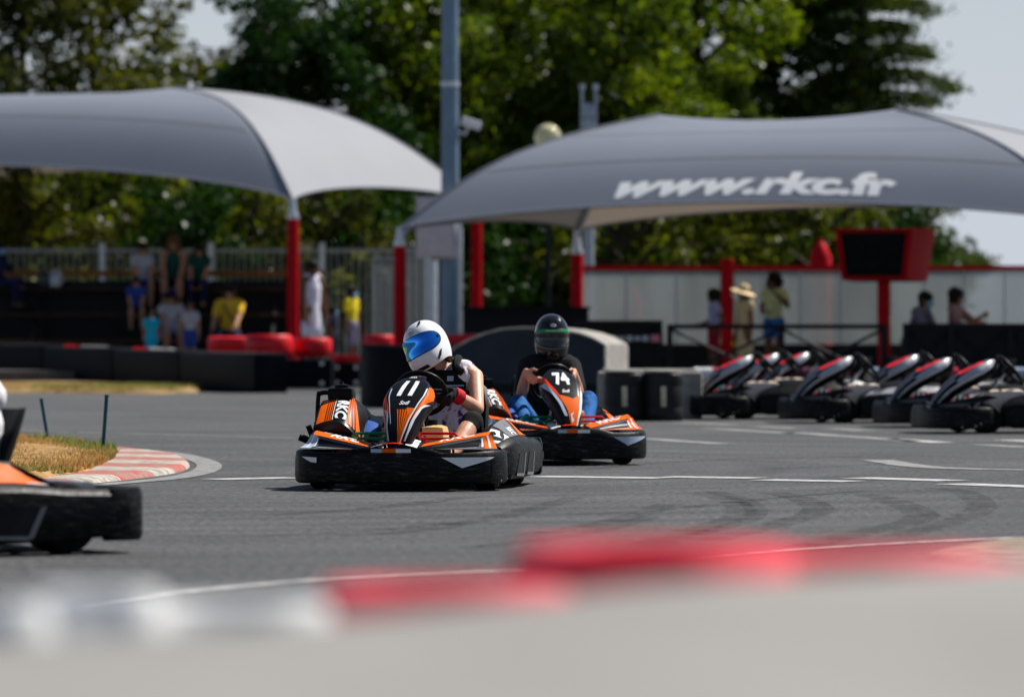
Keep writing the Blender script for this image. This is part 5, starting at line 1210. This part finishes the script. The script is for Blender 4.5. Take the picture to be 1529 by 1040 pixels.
# arched barrier end
Ya = 64.; XA = lambda p_: (p_ - 764.5) / FPX * Ya; ZA = lambda p_: CAMZ - (p_ - 485) / FPX * Ya
ab = empty('arched_barrier', (XA(790), Ya, 0), 0, 'slate grey arched barrier with pale rounded back behind the black helmet', 'barrier')
prof = [(640, 560), (660, 535), (680, 519), (700, 508), (725, 498), (750, 492), (780, 490), (810, 490.5), (840, 493), (865, 498), (885, 505), (903, 515)]
ox = XA(790); arc = [Vector((XA(a) - ox, 0, ZA(b))) for a, b in prof]
m_ = MB(); fr_ = [Vector((arc[0].x, 0, .02))] + arc + [Vector((arc[-1].x, 0, .02))]
m_.add(fr_, [tuple(range(len(fr_)))[::-1]], 0); m_.build('front_face', [mat('slate_paint', (.030, .038, .050), .55, var=.2, scale=2, bump=.15)], ab)
m_ = MB(); m_.box(((XA(660) + XA(898)) / 2 - ox, -.012, .24), (XA(898) - XA(660), .02, .085), 0); m_.build('stripe', [panel_black], ab)
m_ = MB(); m_.box(((XA(655) + XA(898)) / 2 - ox, -.01, .10), (XA(898) - XA(655), .016, .15), 0); m_.build('skirt', [mat('skirt_grey', (.07, .08, .09), .5, var=.25)], ab)
con = mat('pale_concrete', (.30, .285, .26), .85, var=.3, scale=6, bump=.5)
m_ = MB(); bk = [p + Vector((.30, 2.6, 0)) for p in fr_]
m_.loft([[p + Vector((0, -.015, .006)) for p in fr_], [p * 1 + Vector((.30, 2.4, 0.006)) for p in fr_], [Vector((p.x * .985 + .33, 2.6, p.z * .96)) for p in fr_]], 0, False, False); m_.add([Vector((p.x * .985 + .33, 2.6, p.z * .96)) for p in fr_], [tuple(range(len(fr_)))], 0); m_.build('back_shell', [con], ab)
m_ = MB(); m_.tube([p + Vector((0, -.012, .004)) for p in arc], .013, 0, 6); m_.tube([arc[-1] + Vector((0, -.012, 0)), Vector((arc[-1].x, -.012, .02))], .013, 0, 6); m_.build('rim', [con], ab)
# barrels with slots
brl = mat('barrel_black', (.014, .014, .015), .5, var=.4, scale=5, bump=.25, spec=.25); brt = mat('barrel_top', (.30, .28, .25), .75, var=.3, scale=8, bump=.4); slot_m = mat('slot_cream', (.55, .50, .36), .7, var=.2)
for px, lb in ((932, 'black barrel with a cream slot touching the arched barrier'), (990, 'black barrel with a cream slot next to the leftmost parked kart')):
    Y = 56.4; X = (px - 764.5) / FPX * Y; o = empty('barrel', (X, Y, 0), 0, lb, 'barrel', 'slotted black barrels'); m_ = MB()
    m_.lathe([(0, .0), (.19, .0), (.205, .02), (.205, .12), (.198, .14), (.205, .16), (.205, .33), (.198, .35), (.205, .37), (.2, .46), (.185, .475), (0, .475)], 0, 30); m_.build('drum', [brl], o)
    m_ = MB(); m_.lathe([(0, .475), (.18, .475), (.195, .485), (.19, .50), (.1, .505), (0, .505)], 0, 24); m_.build('lid', [brt], o)
    m_ = MB(); m_.box((0, -.203, .245), (.055, .012, .20), 0, None, .02); m_.build('slot', [slot_m], o)
o = empty('barrel_cover', ((1008 - 764.5) / FPX * 57.4, 57.4, 0), 0, 'pale dusty concrete block behind the two slotted barrels', 'block')
m_ = MB(); m_.box((-.25, .3, .24), (1.05, .8, .48), 0, None, .04); m_.build('block', [brt], o); m_ = MB(); m_.box((-.25, .3, .49), (.95, .7, .03), 0, None, .01); m_.build('cap', [con], o)
# red and white ribbed pipe behind the parked karts
pipe_w = mat('pipe_white', (.62, .62, .63), .45, var=.15, scale=10); pipe_r = mat('pipe_red', (.45, .02, .06), .45, var=.2, scale=10); pipe_d = mat('pipe_dark', (.09, .02, .05), .5); pipe_b = mat('pipe_silver', (.30, .36, .45), .35, metal=.4, var=.2)
Yq = 66.
pi = empty('barrier_pipe', ((1200 - 764.5) / FPX * Yq, Yq, .0), 0, 'ribbed barrier pipe in red, white and silver lengths behind the parked karts', 'pipe')
segs_ = [(1036, 1064, 0), (1064, 1098, 1), (1098, 1232, 2), (1232, 1278, 1), (1278, 1345, 3), (1345, 1420, 2), (1420, 1475, 1), (1475, 1560, 3)]
for a, b, mi in segs_:
    m_ = MB(); x0, x1 = [(p_ - 764.5) / FPX * Yq - pi.location.x for p_ in (a, b)]; nn = max(4, int((x1 - x0) / .03)); m_.tube([(x0 + (x1 - x0) * q / nn, 0, .385) for q in range(nn + 1)], [.07 + .006 * (q % 2) for q in range(nn + 1)], 0, 16); m_.build('pipe_length', [[pipe_w, pipe_r, pipe_d, pipe_b][mi]], pi)
m_ = MB()
for q in range(9): m_.box((-1.3 + q * .5, 0, .16), (.09, .10, .32), 0)
m_.box((.7, .12, .16), (4.2, .03, .30), 0); m_.build('support', [dark_metal], pi)
# marker stakes on the apex
stk = mat('stake_teal', (.010, .075, .11), .5, var=.2)
for px, py0, py1, lb, lean_ in ((72, 663, 600, 'shorter dark teal stake in the dry grass, left of the other', -.055), (153, 684, 595, 'taller dark teal stake at the edge of the red kerb', .03)):
    g = G(px, py0); h = (py0 - py1) / FPX * g.y; o = empty('marker_stake', g, 0, lb, 'stake', 'teal marker stakes'); m_ = MB(); m_.box((lean_ * .5 + .0, 0, h / 2 + .02), (.026, .026, h), 0, Matrix.Rotation(lean_ / h * 1.0, 3, 'Y'), .004); m_.build('stake', [stk], o)
    m_ = MB(); m_.box((lean_ + .0, 0, h + .022), (.03, .03, .014), 0, Matrix.Rotation(lean_ / h, 3, 'Y'), .003); m_.build('cap', [stk], o)
# foreground: pale rounded barrier, red and white tyre tops behind it
fg = empty('foreground_barrier', (0, 5.0, 0), R(0), 'broad pale grey barrier out of focus across the bottom', 'barrier')
m_ = MB(); secs = []
pr = [(.75, .0), (.72, .55), (.60, .632), (.42, .655), (.22, .650), (.0, .628), (-.25, .590), (-.55, .53), (-.80, .46), (-.95, .36), (-1.0, .0)]
pr = [(p_.x, p_.y) for p_ in spline([(a, b, 0) for a, b in pr], 4)]
for q in range(0, 25):
    x = -1.5 + 3.0 * q / 24; dyy = .80 * x; secs.append([Vector((x, a + dyy + .25, b + (.021 if b > .1 else 0) + .045 * x + .004 * math.sin(x * 9))) for a, b in pr])
m_.loft(secs, 0, True, True); m_.build('shell', [mat('pale_barrier', (.25, .242, .23), .75, var=.12, scale=1.5, bump=.1)], fg)
tyr_r = mat('tyre_red', (.85, .07, .10), .5, var=.15, scale=5, bump=.2); tyr_w = mat('tyre_white', (.82, .82, .82), .5, var=.1, scale=5, bump=.2)
def fg_tyre(label, px, py, Y, ro, mm, th=.16):
    p = P(px, py, Y); o = empty('painted_tyre', (p.x, p.y, 0), 0, label, 'tyre', 'painted tyres behind the pale barrier')
    nst = 3; hh = p.z / nst
    for q in range(nst):
        m_ = MB(); h = hh / 2 - .002; m_.lathe([(ro * .55, -h), (ro * .88, -h), (ro * .98, -h * .6), (ro, 0), (ro * .98, h * .6), (ro * .88, h), (ro * .55, h), (ro * .5, 0)], 0, 32, Matrix.Translation((0, 0, hh * (q + .5)))); m_.build('tyre', [mm if q == nst - 1 else rubber], o)
fg_tyre('bright red tyre stack out of focus behind the pale barrier, nearest the middle', 975, 812, 7.1, .19, tyr_r)
fg_tyre('red tyre stack out of focus, second from the middle towards the right', 1290, 824, 7.2, .19, tyr_r)
fg_tyre('red tyre stack out of focus at the right edge', 1600, 834, 7.4, .17, tyr_r)
fg_tyre('smaller red tyre stack out of focus left of the bright one', 665, 872, 6.6, .16, tyr_r)
fg_tyre('white tyre stack out of focus at lower left behind the pale barrier', 150, 880, 6.2, .075, tyr_w)
fg_tyre('low white tyre stack out of focus between white and red stacks', 360, 900, 6.3, .11, tyr_w)
fg_tyre('white tyre stack out of focus at the left edge', -20, 900, 6.0, .075, tyr_w)
# ------------------------------------------------------------------ trees and hedge
def leaf_mat(name, c1, c2, trans):
    m = bpy.data.materials.new(name); m.use_nodes = True; n, l = nodes_of(m); n.clear(); o_ = n.new('ShaderNodeOutputMaterial')
    geo = n.new('ShaderNodeNewGeometry'); no = n.new('ShaderNodeTexNoise'); no.inputs['Scale'].default_value = 1.1; no.inputs['Detail'].default_value = 4; l.new(geo.outputs['Position'], no.inputs['Vector'])
    wn = n.new('ShaderNodeTexWhiteNoise'); wn.noise_dimensions = '1D'; l.new(geo.outputs['Random Per Island'], wn.inputs['W'])
    ad = n.new('ShaderNodeMath'); ad.operation = 'MULTIPLY_ADD'; ad.inputs[1].default_value = .35; l.new(wn.outputs['Value'], ad.inputs[0]); l.new(no.outputs[0], ad.inputs[2])
    mr = n.new('ShaderNodeMapRange'); mr.inputs[1].default_value = .50; mr.inputs[2].default_value = 1.0; l.new(ad.outputs[0], mr.inputs[0])
    mx = n.new('ShaderNodeMix'); mx.data_type = 'RGBA'; mx.inputs[6].default_value = (*c1, 1); mx.inputs[7].default_value = (*c2, 1); l.new(mr.outputs[0], mx.inputs[0])
    d = n.new('ShaderNodeBsdfDiffuse'); t = n.new('ShaderNodeBsdfTranslucent'); g = n.new('ShaderNodeBsdfGlossy'); g.inputs['Roughness'].default_value = .35; g.inputs[0].default_value = (.6, .6, .6, 1)
    l.new(mx.outputs[2], d.inputs[0]); bs = n.new('ShaderNodeVectorMath'); bs.operation = 'MULTIPLY'; bs.inputs[1].default_value = (1.7, 1.6, .6); l.new(mx.outputs[2], bs.inputs[0]); l.new(bs.outputs[0], t.inputs[0])
    m1 = n.new('ShaderNodeMixShader'); m1.inputs[0].default_value = trans; l.new(d.outputs[0], m1.inputs[1]); l.new(t.outputs[0], m1.inputs[2])
    m2 = n.new('ShaderNodeMixShader'); m2.inputs[0].default_value = .025; l.new(m1.outputs[0], m2.inputs[1]); l.new(g.outputs[0], m2.inputs[2]); l.new(m2.outputs[0], o_.inputs[0]); return m
leaf_bright = leaf_mat('leaf_bright', (.028, .065, .004), (.19, .255, .012), .47)
leaf_dark = leaf_mat('leaf_dark', (.007, .028, .004), (.025, .070, .008), .3)
leaf_olive = leaf_mat('leaf_olive', (.02, .034, .006), (.13, .14, .018), .40)
leaf_cedar = leaf_mat('leaf_cedar', (.015, .036, .005), (.085, .12, .015), .3)
leaf_hedge = leaf_mat('leaf_hedge', (.025, .045, .004), (.15, .17, .012), .42)
bark = mat('bark', (.05, .038, .028), .9, var=.4, scale=6, bump=.8)
def leaves_mesh(name, cen, nrm, size, m):
    """one small bent leaf card per centre"""
    n_ = len(cen); a = np.cross(nrm, rng.normal(size=(n_, 3))); a /= np.linalg.norm(a, axis=1, keepdims=True) + 1e-9; b = np.cross(nrm, a); s = size[:, None]
    v = np.empty((n_, 4, 3), dtype=np.float32); v[:, 0] = cen - a * s; v[:, 1] = cen - b * s * .55 + nrm * s * .15; v[:, 2] = cen + a * s; v[:, 3] = cen + b * s * .55 + nrm * s * .15
    me = bpy.data.meshes.new(name); me.vertices.add(n_ * 4); me.vertices.foreach_set('co', v.ravel()); me.loops.add(n_ * 4); me.loops.foreach_set('vertex_index', np.arange(n_ * 4, dtype=np.int32))
    me.polygons.add(n_); me.polygons.foreach_set('loop_start', np.arange(0, n_ * 4, 4, dtype=np.int32)); me.materials.append(m); me.update(calc_edges=True); return me
def clumps(centres, radii, per, size):
    C, N, S = [], [], []
    for c, r_ in zip(centres, radii):
        k = max(8, int(per * r_ ** 2)); d = rng.normal(size=(k, 3)); d /= np.linalg.norm(d, axis=1, keepdims=True); rr = r_ * rng.uniform(.25, 1., size=(k, 1)) ** .6
        C.append(np.array(c) + d * rr * np.array([1, 1, .75])); q = d + rng.normal(scale=.7, size=(k, 3)) + np.array([0, 0, .4]); N.append(q / np.linalg.norm(q, axis=1, keepdims=True)); S.append(rng.uniform(.6, 1.3, size=k) * size)
    return np.concatenate(C), np.concatenate(N), np.concatenate(S)
def broadleaf(name, h, spread, base, nclump, per, m, leaf=.085, seed=1, open_=.0):
    """trunk with limbs, each ending in leaf clumps"""
    r_ = random.Random(seed); root = empty(name); tr = MB(); cs, rs = [], []
    lean = Vector((r_.uniform(-.25, .25), r_.uniform(-.2, .2), 0)); pts = [Vector((0, 0, 0)) + lean * (q / 5) ** 2 + Vector((0, 0, h * .72 * q / 5)) for q in range(6)]
    tr.tube(pts, [.20 * h / 9 * (1 - .15 * q) for q in range(6)], 0, 10)
    nl = max(6, nclump // 5)
    for q in range(nl):
        t = base / h + (1 - base / h) * (q + .5) / nl * .95; o_ = pts[0].lerp(pts[-1], min(1, t / .72 * .9)); a = q * 2.4 + r_.uniform(-.4, .4)
        prof = math.sin(math.pi * min(1, .18 + .80 * (t - base / h) / (1 - base / h))) ** .7; L = spread * prof * r_.uniform(.75, 1.1)
        tip = Vector((o_.x + math.cos(a) * L, o_.y + math.sin(a) * L, h * t * 1.0 + r_.uniform(-.3, .4))); mid_ = o_.lerp(tip, .5) + Vector((0, 0, .15 * L)); tr.tube(spline([o_, mid_, tip], 4), [.055, .05, .045, .04, .035, .03, .025, .02, .015], 0, 6)
        for j in range(max(3, nclump // nl)):
            f = r_.uniform(.35, 1.08); c = o_.lerp(tip, f) + Vector((r_.gauss(0, .28), r_.gauss(0, .28), r_.gauss(0, .30))) * spread * .40; cs.append(c); rs.append(r_.uniform(.32, .72) * (spread / 2.6) * (1 - open_ * .4))
    tr.build('trunk', [bark], root); C, N, S = clumps(cs, rs, per, leaf); me = leaves_mesh('crown', C, N, S, m)
    o = bpy.data.objects.new('crown', me); COL.objects.link(o); o.parent = root; return root
protos = {}
def tree(kind, label, px, Y, sc_, rz, group, wide=1.0):
    if kind not in protos:
        a = {'bright': ('broadleaf_tree', 10.4, 3.0, .9, 170, 380, leaf_bright, .10, 3), 'dark': ('evergreen_tree', 9.6, 2.7, .5, 210, 560, leaf_dark, .095, 5), 'olive': ('open_tree', 10.8, 3.2, 1.0, 130, 360, leaf_olive, .095, 8, .35),
             'green': ('broadleaf_tree', 10.2, 2.8, .8, 160, 400, leaf_bright, .09, 12), 'bush': ('hedge_bush', 2.7, 1.35, .15, 75, 800, leaf_hedge, .07, 21), 'bush2': ('hedge_bush', 2.9, 1.3, .15, 75, 800, leaf_olive, .065, 23), 'bush3': ('hedge_bush', 2.8, 1.35, .15, 75, 800, leaf_dark, .07, 29)}[kind]
        protos[kind] = broadleaf(*a); o = protos[kind]
    else: o = copy_tree(protos[kind])
    o.location = ((px - 764.5) / FPX * Y, Y, 0); o.rotation_euler.z = R(rz); o.scale = (sc_ * wide, sc_ * wide, sc_); tag(o, label, 'bush' if 'bush' in kind else 'tree', group); return o
TG = 'trees behind the track'
tree('olive', 'thin brownish tree at the far left with sky showing through', 40, 118, .95, 0, TG)
tree('olive', 'thin brownish tree with gaps, second from the left edge', 150, 120, 1.0, 80, TG)
tree('bright', 'low yellow green tree just above the left canopy roof', 235, 126, .66, 30, TG)
tree('dark', 'dense dark evergreen tree behind the bright end of the left canopy', 440, 115, .83, 0, TG, 1.1)
tree('olive', 'brownish thin treetop behind the dark evergreen', 520, 130, 1.12, 200, TG)
tree('bright', 'yellow green leafy tree left of the tall mast', 600, 118, .92, 140, TG)
tree('green', 'bright green tree right of the tall mast above the camera', 745, 120, 1.0, 0, TG)
tree('bright', 'leafy tree behind the globe lamp', 850, 124, .98, 260, TG)
tree('green', 'bright leafy tree behind the twin pronged post', 930, 118, .98, 120, TG)
tree('bright', 'broad bright tree behind the peak of the lettered canopy', 1050, 121, 1.0, 40, TG)
tree('dark', 'dark evergreen tree left of the layered cedar', 1160, 124, 1.06, 70, TG)
tree('dark', 'dark evergreen tree low behind the gap between the canopies', 655, 124, .72, 190, TG, 1.2)
tree('dark', 'dark evergreen bush tree behind the globe lamp stem', 800, 128, .70, 250, TG, 1.25)
tree('dark', 'dark evergreen tree low behind the lettered canopy', 985, 128, .74, 310, TG, 1.25)
tree('dark', 'dark evergreen tree low behind the left grandstand hedge', 260, 126, .52, 20, TG, 1.5)
tree('dark', 'dark evergreen tree low at the far left behind the hedge', 60, 127, .50, 120, TG, 1.5)
HG = 'hedge bushes behind the bar fence'
for i, (px, kd, s, lb) in enumerate(((10, 'bush2', 1.0, 'brownish hedge bush at the left edge behind the fence'), (95, 'bush', 1.0, 'yellow green hedge bush left of the second fence post'), (195, 'bush', 1.08, 'bright hedge bush behind the seated group'),
        (285, 'bush3', .98, 'dark hedge bush between the bright ones'), (370, 'bush', 1.0, 'hedge bush behind the man in the yellow shirt'), (455, 'bush2', .95, 'olive hedge bush behind the red pole'), (535, 'bush3', .9, 'dark low hedge bush left of the gate'), (735, 'bush', .55, 'low bright bush right of the second red pole'),
        (700, 'bush3', .95, 'dark hedge bush behind the mast'), (830, 'bush3', 1.0, 'dark hedge bush left of the pit wall'), (930, 'bush', .98, 'green hedge bush above the left part of the pit wall'), (1035, 'bush', 1.0, 'green hedge bush above the girl in white'), (1130, 'bush2', 1.0, 'olive hedge bush above the girl in yellow'), (1215, 'bush', 1.02, 'hedge bush behind the tapered red post'), (1300, 'bush3', .95, 'dark hedge bush behind the timing screen'))):
    tree(kd, lb, px, 103 + (i * 37 % 5), s * (1.32 if s > .6 else 1), i * 67, HG)
# far wood closing the view low down behind the trees
cs_, rs_ = [], []
for q in range(420):
    x = rng.uniform(-17, 10.5); cs_.append((x, 138 + rng.uniform(-3, 3), rng.uniform(.3, 4.6) * (1 if x < 7.5 else .6))); rs_.append(rng.uniform(.5, 1.0))
C_, N_, S_ = clumps(cs_, rs_, 130, .13)
o_w = bpy.data.objects.new('far_wood', leaves_mesh('far_wood', C_, N_, S_, leaf_dark)); COL.objects.link(o_w); tag(o_w, 'dark far wood closing the view behind the trees', 'wood', None, 'stuff')
# layered cedar at the right
def cedar(label, px, Y, h, spread):
    r_ = random.Random(4); root = empty('cedar_tree', ((px - 764.5) / FPX * Y, Y, 0), 0, label, 'tree', TG); tr = MB(); tr.tube([(0, 0, h * q / 6) for q in range(7)], [.24 * (1 - q / 6.6) + .02 for q in range(7)], 0, 10); cs, rs = [], []
    lv = 17
    for q in range(lv):
        z = 1.6 + (h - 2.1) * (q / (lv - 1)); L0 = spread * (1 - (q / lv) ** 1.5 * .8)
        for j in range(6):
            a = q * 1.1 + j * 1.047 + r_.uniform(-.3, .3); L = L0 * r_.uniform(.6, 1.08); droop = r_.uniform(-.05, .28) * L * .55
            pts = [Vector((math.cos(a) * L * t, math.sin(a) * L * t, z + .30 * L * t * (1 - t) - droop * t * t)) for t in (0, .25, .5, .75, 1)]; tr.tube(pts, [.05, .04, .03, .022, .012], 0, 5)
            for t in np.linspace(.25, 1.02, max(4, int(L * 3.2))):
                k = min(3, int(t * 4)); c = pts[k].lerp(pts[k + 1], min(1, t * 4 - k)); w_ = .34 * (1.15 - t * .6)
                for _ in range(5): cs.append((c.x + r_.gauss(0, w_ * .7), c.y + r_.gauss(0, w_ * .7), c.z - abs(r_.gauss(0, .07)))); rs.append(r_.uniform(.14, .27))
    tr.build('trunk', [bark], root); C, N, S = [], [], []
    for c, rr in zip(cs, rs):
        k = int(26 * rr / .2); d = rng.normal(size=(k, 3)) * np.array([1, 1, .42]); C.append(np.array(c) + d * rr * .7 - np.array([0, 0, 1]) * rng.uniform(0, .12, size=(k, 1))); qn = rng.normal(size=(k, 3)) + np.array([0, 0, .8]); N.append(qn / np.linalg.norm(qn, axis=1, keepdims=True)); S.append(rng.uniform(.035, .075, size=k))
    me = leaves_mesh('crown', np.concatenate(C), np.concatenate(N), np.concatenate(S), leaf_cedar); o = bpy.data.objects.new('crown', me); COL.objects.link(o); o.parent = root
cedar('tall cedar with layered drooping branches against the pale sky', 1285, 122, 10.5, 2.9)

# ------------------------------------------------------------------ spectators
cl = lambda n_, c: mat(n_, c, .85, var=.12, scale=10, bump=.3)
c_yel = cl('yellow_cloth', (.70, .42, .03)); c_wht = MATS['white_cloth']; c_blu = cl('blue_cloth', (.03, .06, .25)); c_dkg = cl('dark_green_cloth', (.012, .06, .04)); c_lil = cl('lilac_cloth', (.42, .40, .62)); c_red = cl('red_cloth', (.35, .01, .03)); c_bei = cl('beige_cloth', (.55, .40, .20)); c_lem = cl('lemon_cloth', (.62, .62, .30)); c_grl = cl('grey_lilac_cloth', (.16, .15, .22)); c_cyan = cl('cyan_cloth', (.02, .38, .55)); c_navy = cl('navy_cloth', (.012, .016, .05)); straw = cl('straw', (.75, .55, .30)); c_pnk = cl('dusty_pink_cloth', (.30, .18, .17)); c_grn = cl('green_cloth', (.03, .25, .06)); c_brt = cl('bright_yellow_cloth', (.80, .62, .02))
c_wht_shade = cl('white_cloth_shaded', (.42, .40, .42))  # white shirts under the canopy, its shade darkened into the cloth colour
def at(px, Y): return (px - 764.5) / FPX * Y
lapA = [(-.10, -.32, .92), (.10, -.32, .92)]
# left grandstand: bench tops at z .69, 1.13, 1.57
bystander('spectator in white and blue top on the top bench, left of the group', at(213, 96.40), 96.45, .25 + 1.30 - .42, 1.50, 'sit', 8, skin_tan, c_wht_shade, c_blu, .5, .9, ('short', hair_dark), .42, lapA)
bystander('spectator in dark sleeveless top, tallest on the top bench', at(258, 96.40), 96.45, .25 + 1.30 - .42, 1.72, 'sit', 0, skin_tan, c_dkg, c_navy, 0, .9, ('long', hair_brown), .42, lapA)
bystander('spectator in dark green top on the top bench, right of the group', at(297, 96.40), 96.45, .25 + 1.30 - .42, 1.45, 'sit', -6, skin_tan, c_dkg, c_navy, .5, 1.8, ('long', hair_dark), .42, lapA)
bystander('child in dark blue sitting below the spectator in white and blue', at(203, 95.40), 95.45, .25 + .86 - .42, 1.22, 'sit', 5, skin_tan, c_blu, c_navy, .5, .9, ('short', hair_dark), .42, lapA)
bystander('woman in white top and cap on the lowest bench', at(256, 94.40), 94.45, .25, 1.58, 'sit', 10, skin_tan, c_wht_shade, c_grl, .3, .8, ('bun', hair_dark), .42, lapA, hat=c_navy)
bystander('small child in cyan standing by the lowest bench', at(226, 93.60), 93.60, .25, .92, 'stand', 10, skin_tan, c_cyan, c_cyan, .5, 1.6, ('short', hair_dark))
bystander('child in blue shorts standing beside the woman in white cap', at(284, 93.70), 93.70, .25, 1.05, 'stand', -10, skin_tan, c_wht_shade, c_blu, .5, .8, ('short', hair_brown))
bystander('man in yellow shirt with a dark strap across the chest', at(341, 94.40), 94.40, .25, 1.80, 'sit', -8, skin_tan, c_yel, c_navy, .7, 1.7, ('short', hair_dark), .42, [(-.22, -.22, .95), (.18, -.34, 1.08)], bag=c_navy)
bystander('woman in white sleeveless dress standing by the red pole', at(466, 88.5), 88.5, .25, 1.69, 'stand', 40, skin_brown, None, None, 0, 0, ('bun', hair_dark), 0, [(-.20, -.10, .84), (.20, -.10, .84)], dress=cl('white_dress_cloth', (.72, .70, .80)))
bystander('small child with pale blue mask beside the white dress', at(498, 89.2), 89.2, .25, .98, 'stand', 75, skin_brown, c_navy, c_navy, .5, .9, ('short', hair_dark), mask=mask_blue)
bystander('child in bright yellow shirt with blue mask next to the gate', at(525, 89), 89, .25, 1.28, 'stand', 60, skin_brown, c_brt, c_grl, .6, .9, ('short', hair_dark), mask=mask_blue)
bystander('spectator in dark clothes cut by the left edge with blue mask', at(4, 96.3), 96.4, .25 + 1.30 - .42, 1.52, 'sit', 70, skin_brown, c_navy, c_navy, 1, 1.8, ('short', hair_dark), .42, lapA, mask=mask_blue)
# pit side
bystander('little girl in white top and red skirt beside the red post', at(1066, 81), 81, .14, 1.30, 'stand', -80, skin_brown, c_lil, c_red, .4, .75, ('curly', hair_dark), 0, [(-.12, -.24, 1.06), (.20, .02, .95)])
bystander('person in straw sun hat and beige dress right of the red post', at(1112, 76.6), 76.6, .14, 1.31, 'stand', -60, skin_brown, None, None, .2, 0, ('short', hair_dark), 0, None, dress=c_bei, hat=straw)
bystander('girl in lemon top and denim shorts with long curly hair', at(1156, 80.5), 80.5, .14, 1.52, 'stand', -35, skin_brown, c_lem, denim, .4, .35, ('curly', hair_dark), 0, [(-.10, -.20, 1.12), (.16, -.16, 1.38)])
bystander('man with blue mask in grey lilac shirt sitting bent forward', at(1368, 80), 80, .14, 1.62, 'sit', 58, skin_tan, c_grl, c_navy, .8, 1.8, ('short', hair_dark), .46, [(-.10, -.42, .88), (.10, -.42, .88)], mask=mask_blue, lean=22)
bystander('woman with long dark hair and green scarf at the right', at(1436, 80), 80, .14, 1.64, 'sit', 70, skin_tan, c_pnk, c_navy, .8, 1.8, ('long', hair_dark), .46, [(-.10, -.26, 1.20), (.10, -.30, 1.32)])
# helmets waiting on the back bench
for px, lb, mm in ((66, 'dark helmet left of the silver one on the top bench', shell_black), (83, 'silver helmet on the top bench of the grandstand', silver)):
    o = empty('spare_helmet', (at(px, 96.5), 96.5, 1.595), 0, lb, 'helmet', 'spare helmets on the bench'); 
    helmet(o, Matrix.Translation((0, 0, .128)), [mm, MATS['trim_black'], white_v], [glass_visor()], black_plastic, 'dark', 'plain')
